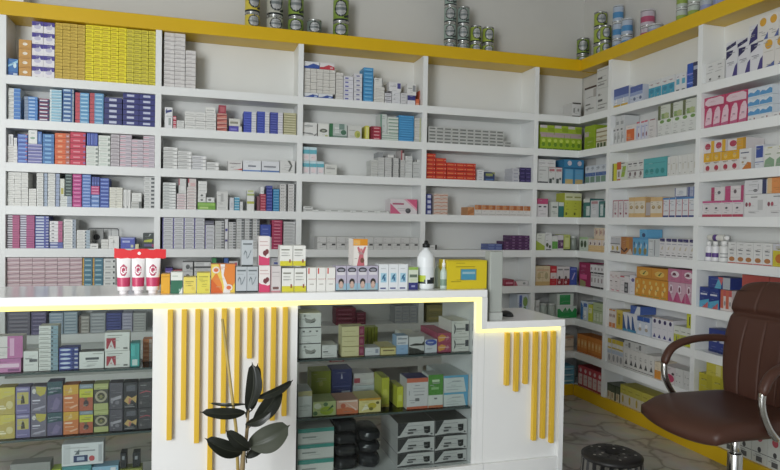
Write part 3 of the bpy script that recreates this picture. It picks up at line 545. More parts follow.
a = bk('C',3, 371,378,160, S('cfd0cc','R .1 .3 .9 .5 b0b1ad'), 'light grey boxes, first stack', 'medicine_box', nr=7, vm=168)
a = bk('C',3, 378.2,384.6,157.2, S('cdcecb','R .1 .3 .9 .5 b0b1ad'), 'light grey boxes, second stack', 'medicine_box', nr=8, vm=168)
bk('C',3, 378.3,383,152, S('8f9294'), 'small dark grey box on grey stack', 'ampoule_box', z0=a.z, vm=155)
a = bk('C',3, 385,393,157.5, S('cfcfcd','R .1 .3 .7 .5 adadab;R .82 0 1 1 6d6e6e'), 'grey boxes with charcoal side', 'medicine_box', nr=9, vm=168)
bk('C',3, 388,395,154.5, S('d6d6d3','R .85 0 1 1 707070'), 'flat pale box across grey stacks', 'medicine_box', z0=a.z, vm=156)
bk('C',3, 393.3,400,158, S('cfcfcd','R .1 .3 .7 .5 adadab;R .8 0 1 1 606262'), 'grey boxes with black side', 'medicine_box', nr=9, vm=168)
a = bk('C',3, 400.4,405,160, S('cccdca','R .1 .3 .9 .5 b0b1ad'), 'narrow grey boxes', 'medicine_box', nr=7, vm=168)
bk('C',3, 401,404.6,150, S('c9c2c0','R 0 0 .4 1 a04a50;R .4 .7 1 1 4a3a3a'), 'upright box with dark red edge', 'ampoule_box', z0=a.z, vm=155)
bk('C',3, 405.3,412.5,156, S('d6d8d6','R .1 .3 .9 .5 b8bab8'), 'brighter grey boxes', 'medicine_box', nr=8, vm=168)
a = bk('C',3, 413,420.5,162, S('c6c8c6','R .1 .3 .9 .5 aaacaa'), 'dim grey boxes against upright', 'medicine_box', nr=4, vm=170)
bk('C',3, 416,420,159.5, S('d8d9d6','R 0 0 .2 1 4a4a4a'), 'small white box on dim grey boxes', 'ampoule_box', z0=a.z, vm=161)
bk('C',4, 302.5,389,210.3, S('dcddda','R .25 .55 .8 .95 9d9e9b'), 'flat white boxes in the low row', 'tablet_carton', nc=7, vm=212)
bk('C',4, 303,313,206.2, S('dedfdc','R .2 .4 .85 .85 a2a3a0'), 'single flat white box on the low row', 'tablet_carton', z0='top', vm=208)
bk('C',4, 390.3,417.3,199, S('e0d8da','P 0 0 .4 0 0 .7 d05a80;P .6 1 1 1 1 .35 d2557c;P .5 1 .6 1 1 .35 1 .2 e8a8ba;E .66 .22 .1 .18 3c3c40;R .08 .62 .5 .72 a83860'), 'white carton with pink corners and dark seal', 'lozenge_box', vm=206)
bk('C',5, 317,420,237, S('d6d6d4','R .0 .5 1 .54 a8a8a6;R .55 .32 .92 .46 4c4c4c;R 0 0 .015 1 9a9a98'), 'light grey cartons with black mark', 'drop_box', nc=11, vm=243)
bk('C',6, 372,388,275, S('d4d5d2','R .2 .4 .8 .6 8c8e8c'), 'flat white boxes behind counter', 'tablet_carton', nc=2, nr=3, vm=278)
# ================================================================== fourth bay
a = bk('D',2, 428.5,504,128.5, S('c9cac7','R .1 .2 .9 .7 6d716c'), 'pale boxes with dark grey panel', 'medicine_box', nc=10, nr=5, vm=136, cols=[5]*10)
bk('D',2, 504.3,511.5,141.5, S('c9cac7','R .1 .2 .9 .7 6d716c'), 'pale dark-panelled boxes in short stack', 'medicine_box', nr=2, vm=144)
RED = S('c9301e','R .12 .4 .7 .62 e08048;R .86 .4 .94 .6 e8c0a8;R 0 0 1 .1 982214')
bk('D',3, 426,435.5,153.5, RED, 'red cartons in tallest stack', 'syrup_carton', nr=6, vm=165)
bk('D',3, 435.8,446.4,158, RED, 'red cartons in second-tallest stack', 'syrup_carton', nr=5, vm=168)
bk('D',3, 446.7,475.8,163, RED, 'red cartons in four-high stacks', 'syrup_carton', nc=3, nr=4, vm=170)
bk('D',3, 477.4,484,169.5, S('dcdde0','R .2 .2 .7 .3 9a9ca4;R .2 .6 .7 .7 9a9ca4'), 'white boxes with two grey lines', 'cream_box', nr=2, vm=175)
bk('D',3, 484.7,495,172, S('26345e','P 0 1 .7 1 1 .7 1 1 1 1 .9 1 8a8f4c;P .1 .6 .8 .55 .8 .85 .1 .85 8c9650;R .1 .1 .9 .25 4a6a9c'), 'navy carton with olive lettering stripe', 'lozenge_box', vm=176)
bk('D',3, 512.5,519.5,168, S('c3c5cc','R .2 .3 .8 .6 9a9cac'), 'lilac-grey boxes', 'medicine_box', nr=4, vm=175)
bk('D',3, 520,532.2,167.5, S('2d2458','R .15 .4 .85 .55 6a5c98;R 0 0 1 .08 1c1640'), 'dark purple boxes', 'drop_box', nc=2, nr=4, vm=176)
bk('D',4, 425.2,431.6,194, S('4a4f98','R .4 .2 .95 .8 c2c6dc;R 0 0 1 .12 303478'), 'indigo boxes with white half', 'drop_box', nr=4, vm=204)
bk('D',4, 434,448,193.5, S('d6c6bc','P 0 .25 .5 .45 1 .35 1 .6 .5 .7 0 .5 c47e62'), 'cream boxes with salmon stripe', 'medicine_box', nc=2, nr=6, vm=204)
bk('D',4, 468,474.5,207, S('c68a58','P 0 0 1 .4 1 1 0 .5 b06c3c'), 'brown-orange box seen at an angle', 'ampoule_box', vm=212)
bk('D',4, 474.8,531.5,205.5, S('d9d6d2','R 0 .55 1 1 c88450;R .5 .6 .98 1 a85a2c;R .04 .1 .9 .16 a8a4a0'), 'white boxes with copper top', 'drop_box', nc=8, vm=211)
bk('D',5, 488.3,502.5,244, S('50609c','R .1 .5 .9 .8 8694c4;R 0 .45 1 .52 30407c'), 'slate-blue boxes', 'medicine_box', nc=2, nr=2, vm=247, cols=[2,2])
bk('D',5, 504,530,235.4, S('4a2450','R .3 .3 .7 .6 8c6a92;R 0 0 1 .1 2e1434'), 'aubergine boxes', 'medicine_box', nc=4, nr=5, cols=[3,5,5,5], vm=242)
bk('D',5, 429,437,244.7, S('d8d8d6','R .78 0 1 1 2c2c2c;R .2 .4 .6 .5 a4a4a2'), 'white box with black end beside bottle', 'cream_box', vm=247)
bk('D',6, 505,514,279.5, S('8f2438','R .1 .3 .9 .6 c08090'), 'flat wine-red box', 'tablet_carton', vm=281)
bk('D',6, 514.3,528.5,281, S('d4d0d0','P 0 0 .25 0 .1 1 0 1 b05060;E .7 .5 .1 .25 8a8c8a'), 'flat white box with red end', 'tablet_carton', vm=283)
bk('D',7, 517.5,528.5,294, S('c7d0dc','R .2 .1 .45 .95 4a60a8;E .75 .7 .22 .2 7a9a4c;E .7 .3 .2 .2 5c8a40'), 'pale carton with blue bar and green leaves', 'cream_box', nc=1, vm=300)
# ================================================================== corner bay (back wall side)
bk('E',2, 540.5,582,135, S('8faf1e','R .05 0 .95 .1 4c6c10;E .5 .35 .28 .14 5c8418;R 0 .82 1 1 b49aa0;E .5 .6 .3 .12 c4d850'), 'lime-green cartons', 'herbal_carton', nc=7, vm=142)
bk('E',2, 540.5,582,125.8, S('9ab422','R 0 .7 .5 1 c8c0c4;R 0 0 1 .2 b09a9c;R .55 .3 1 .75 7f9a18'), 'flat lime cartons on the lime-green ones', 'herbal_carton', nc=3, z0='top', vm=130)
bk('E',3, 538,548.3,166.5, S('d5d6d4','R 0 0 1 .1 44464a;R .1 .75 .8 .8 a8a8a8'), 'white carton with black base', 'supplement_carton', vm=174)
bk('E',3, 538.2,556,159.3, S('d9d9d8','R .1 .4 .8 .55 b8b6b6'), 'flat white carton on white cartons', 'supplement_carton', nc=2, z0='top', vm=163)
bk('E',3, 549,562.3,167.2, S('d6d6d4','R .1 .75 .9 .9 b46a70;R .1 0 .5 .3 3c4644;E .7 .3 .16 .08 5a6460;R 0 .98 1 1 b04048'), 'white cartons with red heading', 'supplement_carton', nc=2, vm=175)
bk('E',3, 564,584,159.5, S('2f7aa8','R 0 .62 1 .68 1c5480;E .55 .85 .22 .1 d0c4cc;R .12 .1 .9 .6 5ca0c8;R .12 0 .9 .2 c8ac6c'), 'blue cartons with sand base', 'supplement_carton', nc=2, vm=172)
bk('E',4, 536.8,548,198.5, S('dad6d8','R 0 .7 1 1 b8406c;R .15 .52 .4 .6 3c3040;R .6 .52 .85 .6 3c3040'), 'white carton with raspberry top', 'herbal_carton', vm=208)
bk('E',4, 551.3,558.5,201.5, S('d0d4cc','R .2 .6 .8 .7 5c6a60;R .2 .3 .6 .36 a4b0a4'), 'pale green-white carton', 'herbal_carton', vm=209)
bk('E',4, 558.9,564.3,202.2, S('2a6a66','R 0 .75 1 1 c9d4cc'), 'teal carton with white top', 'herbal_carton', vm=209)
bk('E',4, 564.8,582,193, S('bcc03a','R 0 .7 1 1 d0d2a8;R .15 .8 .9 .86 8c9048;R .1 .1 .3 .2 4c5220'), 'yellow-green cartons', 'herbal_carton', nc=2, vm=204)
bk('E',5, 535.7,545,233.3, S('d8dcd0','P 0 0 1 0 1 .25 0 .6 9cb034'), 'white carton with lime slant', 'herbal_carton', vm=241)
bk('E',5, 545.2,552,232.5, S('dadcda','E .3 .3 .2 .12 4c5a3c;E .7 .2 .16 .1 3c4438;R .1 0 .9 .06 6c6c6c'), 'white carton with dark leaves', 'herbal_carton', vm=241)
bk('E',5, 552.2,557.8,236, S('d8dad6','R 0 .1 1 .62 5a9a40'), 'white carton with green panel', 'herbal_carton', vm=243)
bk('E',5, 558,563.6,235, S('d4d0d4','R 0 .12 1 .68 552c58;E .7 .4 .2 .12 a88aa0'), 'white carton with purple panel', 'herbal_carton', vm=243)
bk('E',5, 564,570.6,234.5, S('b9c468','R 0 0 1 .08 3c4430;R .2 .2 .8 .8 ccd48c'), 'pale lime carton', 'herbal_carton', vm=243)
bk('E',6, 535.3,550,266, S('d8c49c','R 0 0 1 .2 c8a468;R .5 0 .52 1 c0a070;E .25 .5 .12 .18 c0a878;E .75 .5 .12 .18 b0a078;R .1 .78 .9 .82 c48a70'), 'beige double carton', 'supplement_carton', vm=276)
bk('E',6, 550.6,557,266, S('b8242c','R 0 .35 1 .65 d8ccc8;R .2 .75 .8 .85 d86a6c'), 'red carton with white belt', 'supplement_carton', vm=276)
bk('E',6, 557.3,570,266.5, S('d8d4d2','R 0 0 1 .35 8a1c24;E .4 .4 .16 .1 3c3030;E .4 .15 .2 .08 d0b0b0;R .1 .8 .9 .88 7c7c7c'), 'white cartons with dark red base', 'supplement_carton', nc=2, vm=276)
bk('E',6, 570.6,577.3,267.3, S('3a4ca4','P .2 .3 .4 .3 .8 .7 .6 .7 c0b4dc;R .1 .85 .9 .95 6c7cc8'), 'blue carton with lilac slash', 'supplement_carton', vm=276)
bk('E',7, 535.5,540,300, S('d0d2d0','R .2 .6 .8 .7 b0b0b0'), 'slim white carton beside jars', 'supplement_carton', vm=306)
bk('E',7, 557.5,577,306, S('d4dcd4','P 0 0 1 0 1 .7 .9 .85 .75 .5 .6 .85 .5 .6 .4 .9 .25 .5 .1 .8 0 .75 229044'), 'white carton with green crown print', 'supplement_carton', vm=313)
bk('E',7, 557.5,574,293.5, S('d0d8d0','R .15 .1 .8 .9 2a9048;R 0 0 1 .08 e0e4e0'), 'green and white carton on crown carton', 'supplement_carton', z0='top', vm=298)
bk('E',8, 564.5,574,335.5, S('d6c6b0','R 0 .2 1 .3 a49884;R 0 .8 1 .95 b48a70'), 'beige carton at the counter end', 'supplement_carton', vm=344)
bk('E',9, 563,574.5,366, S('6ab0cc','R .1 .4 .9 .6 c0dce4;R 0 .3 1 .34 3c84a4;R .3 .1 .7 .24 3a7090'), 'sky-blue cartons', 'supplement_carton', nr=3, vm=376)
# corner bay, side-wall part
def hk(*a, **k): k.setdefault('sb', .02); return bk('H', *a, **k)
hk(1, 584.5,596.3,86.5, S('d2d3d0','R .1 .2 .8 .24 8a8a86;R .1 .35 .5 .4 6c6c68;R 0 .93 1 1 3f2f28;R .75 .6 1 .9 a8a4a0'), 'white carton with dark brown top edge', 'supplement_carton', vm=100)
t = hk(1, 596.6,607.8,88, S('d0d1ce','R .1 .15 .7 .2 7a7a76;R .1 .3 .9 .34 8c8c88;R .1 .45 .5 .55 5a5a58;R .1 .7 .3 .8 8a8a88'), 'tall white cartons', 'supplement_carton', vm=100)
hk(1, 596.6,607.8,67.5, S('d0d1ce','R .1 .15 .7 .2 7a7a76;R .1 .3 .9 .34 8c8c88;R .1 .45 .5 .55 5a5a58;R 0 .88 1 .9 8a8a88'), 'upper tall white carton', 'supplement_carton', z0=t.z, vm=78)
bk('E',1, 572.5,581,102.5, S('d2d3d0','R 0 .9 1 1 35302c;R 0 0 1 .1 3a3630;R .1 .3 .3 .6 8a8a86;R .6 .4 .8 .6 8a8a86'), 'small white carton with black bands', 'supplement_carton', vm=110, sb=.02)
hk(2, 584,594.5,125.5, S('8aa61c','R .1 .1 .9 .5 7a9618;R 0 .55 .4 .75 b8a8a8'), 'olive-lime upright carton', 'herbal_carton', vm=136)
hk(2, 596,607,128, S('d0ccb4','R 0 .3 1 .38 8a7c58;R 0 .55 1 .62 a09068;R 0 .78 1 .85 8a7c58;R .1 0 .3 .25 3c4c24;R .4 0 .6 .25 3c4c24;R .7 0 .9 .25 3c4c24'), 'striped cream cartons with dark leaves', 'herbal_carton', nc=1, vm=136)
hk(3, 585,606,165, S('c6ccd4','R 0 .4 1 .6 3c5a98;R .05 .05 .9 .38 6a8a74;E .5 .85 .25 .08 9aa2ac'), 'white and blue cartons with green base', 'supplement_carton', nc=4, vm=176)
hk(4, 583,589.5,198.5, S('2f6664','R .45 .1 1 .6 c6d2d0;R 0 .8 1 1 d0d4d0'), 'teal carton with white flash', 'herbal_carton', vm=208)
hk(4, 590,598,200.3, S('cacbd0','R .1 .8 .9 .95 b08084;R .2 .2 .7 .5 d8d8dc'), 'lilac-grey carton with red heading', 'herbal_carton', vm=208)
hk(4, 598.5,606,201, S('346a66','R .2 .1 .6 .8 c8d4d2;R .7 .6 1 .9 243c3c'), 'dark teal carton with white figure', 'herbal_carton', vm=209)
hk(5, 579,587.5,237, S('c8d2c6','E .3 .5 .16 .26 33442c;E .7 .5 .16 .26 33442c;R 0 .85 1 1 a0c08c'), 'pale green carton with two dark ovals', 'herbal_carton', vm=244)
t = hk(5, 588.3,606,239, S('d9b984','R 0 .5 1 .95 dcd0cc;P .3 .5 .5 .8 .7 .6 4a2c3c;R 0 .1 1 .14 c09a60'), 'peach cartons with dark petal', 'herbal_carton', nc=4, vm=246)
hk(5, 593.5,606,227.8, S('dcc8ac','R .2 .3 .5 .9 c0a8a0;E .7 .6 .12 .2 8c3440'), 'cream cartons on the peach ones', 'herbal_carton', nc=3, z0=t.z, vm=233)
hk(6, 578.5,590,262.5, S('8a1c44','R .1 .3 .7 .5 c8487c;P .1 0 .6 0 .6 .2 .1 .28 8c9058;R .2 .8 .6 .9 b04c74'), 'maroon carton with olive patch', 'supplement_carton', vm=275)
t = hk(6, 590.3,603.8,274, S('d4d2d2','R 0 0 1 .12 2c2c2c;R .2 .4 .5 .7 7c6a6c;R .1 .85 .9 .92 a09c9c'), 'white cartons with black base', 'supplement_carton', nc=4, vm=281)
hk(6, 590.3,603.8,265, S('d4d2d2','R 0 0 1 .16 2c2c2c;R .2 .4 .6 .7 8c8284'), 'upper white cartons with black base', 'supplement_carton', nc=4, z0=t.z, vm=269)
hk(7, 580.3,587.5,301, S('c8d2de','P 0 0 .35 0 .35 .7 0 .95 2a64a4;R .45 .1 .8 .5 eef0f2;R .4 .7 .9 .9 4a6ab0'), 'blue and white carton', 'supplement_carton', vm=312)
hk(7, 587.8,592,304.5, S('c4c83c','R .1 .5 .9 .8 dadcb0'), 'slim lemon carton', 'supplement_carton', vm=314)
hk(7, 592.3,602.5,303, S('a9b88c','R .1 .1 .3 .5 ccd4b8;R .4 .1 .6 .5 ccd4b8;R .7 .1 .9 .5 ccd4b8;R 0 .6 1 .64 7c9060'), 'sage-green carton', 'supplement_carton', vm=315)
hk(8, 574.8,601.5,336.5, S('c9762a','R .15 .3 .85 .75 dd9c50;R 0 0 1 .15 b86424;R .3 .45 .7 .65 e8c080'), 'orange cartons', 'supplement_carton', nc=7, vm=348)
hk(9, 577.5,602,369, S('b83a44','R .1 .1 .9 .62 d8c4c0;E .5 .8 .24 .1 e0c8c8;R 0 0 1 .1 983038'), 'red cartons with white label', 'supplement_carton', nc=5, vm=388)
# ================================================================== side-wall bay
def fk(*a, **k): k.setdefault('sb', .018); return bk('F', *a, **k)
def gk(*a, **k): k.setdefault('sb', .018); return bk('G', *a, **k)
def sk(row, u0, u1, vt, vm, *a, **k): return fk(row, u0, u1, vt, *a, vm=vm, **k)
fk(1, 613.5,628.5,87.5, S('c9d0de','R 0 .6 1 1 4a5c9c;R 0 .45 1 .6 8a9ac4;R 0 0 .9 .14 d0a830;P .2 .15 .35 .5 .5 .15 f0f0f0'), 'blue-topped cartons with yellow base', 'tonic_carton', nc=2, vm=98)
fk(1, 629.5,642.6,85.5, S('c4ccdc','R 0 .65 1 1 4c5ea0;R 0 .45 1 .65 8c9cc6;E .7 .25 .2 .1 5c6a8c'), 'blue-topped pale cartons', 'tonic_carton', nc=2, vm=95)
fk(1, 648.3,674.3,78, S('d8dadb','R 0 .06 1 .6 3c98b4;E .5 .4 .3 .12 2f7f9c;R .3 .75 .7 .8 a07c84;R 0 0 1 .05 6c7c7c'), 'white cartons with turquoise lower half', 'tonic_carton', nc=4, vm=90)
fk(1, 674.8,685.5,73, S('dadcde','R .2 .4 .8 .7 58a4c0;R .2 .05 .8 .12 4c5c60;R .3 .8 .7 .84 9c8c94'), 'white cartons with turquoise square', 'tonic_carton', nc=2, vm=85)
fk(1, 686.3,697.5,62.5, S('2448a8','R 0 .2 .55 .25 8c9ce0;R 0 .55 .55 .6 8c8cd8;R .55 0 1 1 2c2f50;R .6 .7 1 .85 a8acc0'), 'tall royal-blue carton with dark side', 'tonic_carton', vm=75)
t = fk(2, 612.3,624,127, S('d2d4d4','P .2 .1 .4 .1 .6 .7 .4 .7 8c9090;R .1 .8 .6 .9 6c7070;R .65 .3 .85 .5 7c8080'), 'silver-print white cartons', 'tonic_carton', nc=3, vm=135)
fk(2, 615,624,115.5, S('d0d2d2','R .2 .2 .8 .5 9ca0a0'), 'upper silver-print cartons', 'tonic_carton', nc=2, z0='top', vm=121)
fk(2, 625,635.5,124.5, S('dcd6d2','R .1 .1 .85 .75 d2602c;R .2 .2 .5 .5 e07c44'), 'white carton with orange square', 'tonic_carton', vm=133)
fk(2, 636,647.8,121, S('d4d4dc','R .1 .92 .9 1 c44c5c;R .1 .1 .4 .8 b4b8d8;E .7 .3 .14 .12 7c3c4c;R .5 .7 .9 .75 8c94b8'), 'white cartons with red heading', 'tonic_carton', nc=3, vm=130)
fk(2, 648,655.5,119, S('d6d2d0','R .2 .95 .9 1 8c4c54;R .2 .4 .6 .5 b8b4b4'), 'plain white tonic carton', 'tonic_carton', vm=128)
t = fk(2, 657,696,116.5, S('d8dad6','R .1 .1 .3 .14 9ca09c;R .1 .2 .5 .24 b0b4b0;P 0 .78 .5 .72 1 .78 1 1 0 1 dfe2dc;E .6 .88 .3 .1 6c9448'), 'white cartons with green leaf top', 'tonic_carton', nc=5, vm=125)
fk(2, 657.5,696,101.5, S('ccd0c4','R 0 0 .22 1 5c6440;R .3 .05 .9 .4 7c9c54;E .7 .25 .2 .2 a8b47c'), 'leafy cartons on white cartons', 'tonic_carton', nc=3, z0='top', vm=108)
fk(3, 612,616,163.5, S('c8c42c','R 0 0 .3 1 3c4430'), 'slim yellow carton with dark edge', 'syrup_carton', vm=172)
fk(3, 616.3,620.6,162, S('d8d4d0','R 0 .6 1 1 c0522c;R .1 0 .9 .1 b86c50;R .3 .2 .7 .5 8c8078'), 'white carton with rust-red top', 'syrup_carton', vm=172)
fk(3, 620.9,626.7,162.5, S('d4d8cc','P 0 .2 .6 .2 .9 .8 .3 .8 8cac30;R 0 .95 .6 1 4c4c4c'), 'white carton with lime curl', 'syrup_carton', vm=171)
fk(3, 627,643,160.5, S('d6d6d2','R .1 .82 .8 .88 4c4848;R 0 .45 1 .5 8c8684;E .5 .3 .2 .12 6c5c5c;R .2 .1 .5 .2 b0a8a4'), 'white cartons with grey belt', 'syrup_carton', nc=3, vm=170)
fk(3, 643.4,666.3,157.5, S('4fa4a8','R .05 .72 .95 .75 3c8488;E .15 .32 .08 .14 2f8484;E .38 .32 .08 .14 2f8484;E .62 .32 .08 .14 2f8484;E .85 .32 .08 .14 2f8484;R 0 0 1 .05 3c7c80'), 'wide turquoise carton with four ovals', 'tonic_carton', vm=167)
fk(3, 667,695.8,154.8, S('dadad6','R .1 .1 .3 .14 9c9890;R .55 .05 .6 .95 c4c4bc;R .7 .3 .85 .6 c8c4b4;R .1 .6 .4 .64 a8a8a0'), 'tall cream-white cartons', 'tonic_carton', nc=5, vm=165)
fk(4, 612.8,628,200, S('dad6d6','R 0 0 .1 1 a03c54;R 0 .95 1 1 b0505c;E .55 .22 .18 .06 8c4450;R .35 .4 .65 .75 c8b8bc'), 'white cartons with wine-red edge', 'syrup_carton', nc=3, vm=209)
fk(4, 628.3,645,197, S('d4b078','R 0 .2 1 .8 dcd2c0;E .5 .5 .28 .09 a08450;E .5 .5 .14 .05 d0b888'), 'beige cartons with round seal', 'syrup_carton', nc=3, vm=207)
fk(4, 645.3,650,197.5, S('b08a58','R 0 .1 1 .75 b0a8a8'), 'narrow tan carton with grey side', 'syrup_carton', vm=207)
fk(4, 650.2,662.2,197, S('d2ae76','R 0 .2 1 .8 dcd2c0;E .5 .5 .28 .09 a08450;E .5 .5 .14 .05 d0b888'), 'beige cartons next to blue-edged ones', 'syrup_carton', nc=2, vm=207)
fk(4, 662.5,695,197, S('d8dade','R 0 .9 1 1 4c7cb4;R 0 0 .1 .9 b0404c;R .05 0 .95 .09 2c3a78;R .35 .3 .85 .36 c0a4ac;R .4 .6 .8 .64 a8b0c0'), 'white cartons with blue top and red edge', 'tonic_carton', nc=5, vm=207)
fk(4, 674.5,687.4,187.5, S('d6d8dc','R 0 0 .06 1 4c5488;R .95 0 1 1 4c5488;R 0 0 1 .08 5c6490;E .5 .5 .2 .2 c4c8d0'), 'white carton with navy frame', 'tonic_carton', z0='top', vm=191)
fk(4, 688,695.5,186.5, S('a4acc4','R 0 0 .2 1 3c4484;R .7 0 .9 1 6c78a8'), 'lilac carton with navy edge', 'tonic_carton', z0='top', vm=191)
fk(5, 609.3,620,236.5, S('d6d2d0','R 0 .6 1 .95 b8b8bc;R 0 .05 1 .12 34302c;E .5 .32 .2 .14 b89c38;R 0 .55 1 .6 5c5c5c'), 'white cartons with yellow pear and black base', 'tonic_carton', nc=2, vm=246)
fk(5, 620.3,632.2,236.8, S('a86c3c','P .4 0 1 0 .8 .35 .6 .15 c4b4a8;R .45 .3 .7 .95 b87c34;P 0 .3 .3 .1 .6 .3 .5 .4 .3 .2 0 .4 3c2c28'), 'copper-brown carton', 'tonic_carton', vm=247)
fk(5, 632.5,647.3,237.5, S('5ca0c8','E .5 .25 .3 .2 8c7c40;E .3 .65 .12 .12 2c4468;R 0 .9 1 1 4c90c4;P .6 .4 .8 .4 .9 .6 .7 .7 c4d4dc'), 'light blue cartons with brown fruit', 'tonic_carton', nc=3, vm=248)
fk(5, 639.5,646.5,229.2, S('5ca4d0','E .6 .3 .25 .25 2c4068'), 'light blue carton on others', 'tonic_carton', z0='top', vm=233)
fk(5, 647.6,659,238.8, S('c6cacb','R .55 .05 .62 .95 7c8084;R .1 .85 .4 .9 a4a8a8;R .1 .1 .4 .8 d2d6d6'), 'pale grey double carton', 'tonic_carton', nc=1, vm=250)
fk(5, 659.3,695,238.5, S('dad8d8','R .05 .82 .95 .98 2f2c5c;R .1 .1 .8 .14 4c4c4c;P .3 .4 .6 .4 .7 .6 .5 .55 c4b8a0;R .15 .68 .9 .72 9c9cb0'), 'white cartons with navy top', 'tonic_carton', nc=6, vm=250)
t = fk(6, 607.9,619.7,271.5, S('dad2d0','E .3 .8 .2 .05 c4b0ac;R .1 .5 .5 .54 5c4c50;R .4 .05 .9 .1 c87c84;R .5 .7 .9 .75 c8a4a8'), 'off-white cartons with pink print', 'tonic_carton', nc=2, vm=282)
fk(6, 620,628.5,276, S('d8d4d4','R .5 .05 .95 .65 3c3c40;R 0 .92 .5 1 b84850;R .6 .15 .85 .3 8c8c8c;R .6 .4 .85 .55 8c8c8c'), 'white carton with black grid', 'tonic_carton', vm=286)
fk(6, 628.8,634,275, S('d6d4da','E .6 .75 .3 .1 5c5084'), 'slim white carton with violet drop', 'tonic_carton', vm=287)
t = fk(6, 634.3,667,279.5, S('d08a28','E .35 .3 .16 .13 e4c46c;E .65 .55 .16 .13 e4c46c;E .4 .8 .16 .1 d0b860;R .1 .05 .9 .1 8c7c2c;R .45 .4 .6 .45 5c6c2c'), 'orange cartons with fruit print', 'supplement_carton', nc=5, vm=292)
fk(6, 636,667,267.8, S('c88428','E .5 .5 .3 .25 dcb858;P .4 .4 .6 .7 .65 .65 .5 .35 4c5c24;R 0 0 1 .1 b07424'), 'flat orange cartons on fruit-print cartons', 'supplement_carton', nc=2, z0='top', vm=273)
fk(6, 667.3,694,283, S('c8a0b0','P 0 0 .6 0 .2 .5 0 .5 b04c74;E .35 .65 .2 .25 e0d0d8;E .35 .65 .1 .14 6c2840;P .6 0 1 0 1 .5 a83c68'), 'pink cartons with white flash', 'supplement_carton', nc=3, vm=296)
fk(6, 667.5,694,269.5, S('b86a88','E .55 .6 .32 .25 e0d4d8;E .5 .6 .14 .12 5c2838'), 'flat pink cartons on pink cartons', 'supplement_carton', nc=2, z0='top', vm=276)
fk(7, 606.8,615.3,309, S('dad0c8','R .1 0 .9 .25 c8743c;E .3 .65 .15 .1 8c7068;R .1 .92 .9 1 c87c3c;E .7 .65 .15 .1 8c7068'), 'white cartons with orange ends', 'herbal_carton', nc=2, vm=318)
fk(7, 615.6,622,310, S('c8a830','R .3 .2 .6 .8 8c7c24;R 0 .85 1 1 d0b850'), 'mustard carton', 'herbal_carton', vm=320)
fk(7, 622.3,636,313, S('d8d8dc','P 0 0 1 0 .6 .3 .25 .8 0 .9 2c4c84;R 0 0 1 .12 3c84a8'), 'white cartons with blue wedge', 'herbal_carton', nc=3, vm=323)
fk(7, 636.3,649,317, S('c8d0dc','R 0 .75 1 1 2c509c;E .5 .5 .2 .12 e8e8ec;E .5 .3 .24 .1 a89c8c'), 'blue and white cartons', 'herbal_carton', nc=2, vm=328)
fk(7, 630,640,306, S('3c58a0','P .4 0 1 0 1 1 .7 1 d0d4d8'), 'blue carton lying on wedge cartons', 'herbal_carton', z0='top', vm=310)
fk(7, 651.3,672.8,318.5, S('d8d6dc','E .5 .82 .26 .1 2c2450;P .2 .06 .8 .06 .5 .25 2c2c6c;R .2 .5 .8 .52 b8b8c4;R 0 .97 1 1 a08878'), 'white cartons with plum dots', 'herbal_carton', nc=4, vm=332)
fk(7, 673,692.5,327, S('d4d6cc','R 0 0 1 .55 b8bc2c;R .42 .12 .56 .45 3c4430;R .2 .7 .8 .75 8c9484'), 'white and chartreuse cartons', 'herbal_carton', nc=3, vm=340)
fk(7, 686.5,692.5,314, S('c0c030','R .4 .2 .6 .8 4c4c24'), 'chartreuse carton on others', 'herbal_carton', z0='top', vm=319)
fk(8, 605.3,623,339.5, S('ccc8c4','R 0 .82 1 1 c0a830;R 0 .6 1 .66 b8a030;E .5 .22 .3 .14 8c8c8c;R 0 .4 1 .55 a4b0c0;E .5 .72 .12 .05 e0dcc8'), 'white cartons with yellow bands', 'herbal_carton', nc=4, vm=352)
fk(8, 623.3,653.5,352, S('d0cec8','P .2 .2 .8 .2 .5 .48 3c3c3c;R 0 .04 1 .07 3c3c3c;R .3 .7 .6 .74 9c9c9c'), 'white cartons with black triangle', 'herbal_carton', nc=6, vm=365)
fk(8, 624,645,342.5, S('c4c4c0','R .4 .2 .6 .8 6c6c6c;R .1 .3 .3 .5 9c9c98'), 'grey-white cartons on triangle cartons', 'herbal_carton', nc=2, z0='top', vm=348)
fk(8, 654,660.5,362, S('d8c8ac','R 0 0 1 .5 d0842c'), 'orange-based pale carton', 'herbal_carton', vm=374)
fk(8, 661,674.5,366, S('d0c8c8','E .6 .3 .35 .25 b03458;E .35 .6 .1 .08 2c2024;E .85 .6 .1 .08 2c2024'), 'white carton with crimson blot', 'herbal_carton', vm=378)
fk(8, 675,691,370, S('d2d2d0','E .2 .6 .04 .04 6c6c6c;E .6 .6 .04 .04 6c6c6c;E .2 .25 .04 .04 6c6c6c;E .6 .25 .04 .04 6c6c6c'), 'white cartons with small dots', 'herbal_carton', nc=2, vm=384)
fk(9, 604,619,384, S('3c4430','R .1 0 .9 .5 c4b894;E .4 .3 .14 .2 8c6c4c;R 0 .9 1 1 2c3424'), 'dark green cartons with beige label', 'herbal_carton', nc=3, vm=400)
fk(9, 619.3,690,397, S('aca238','R 0 0 1 .55 c0b8a4;E .4 .3 .14 .2 a48c2c;R .2 .75 .8 .8 8c8428'), 'olive-yellow cartons', 'herbal_carton', nc=9, vm=415)
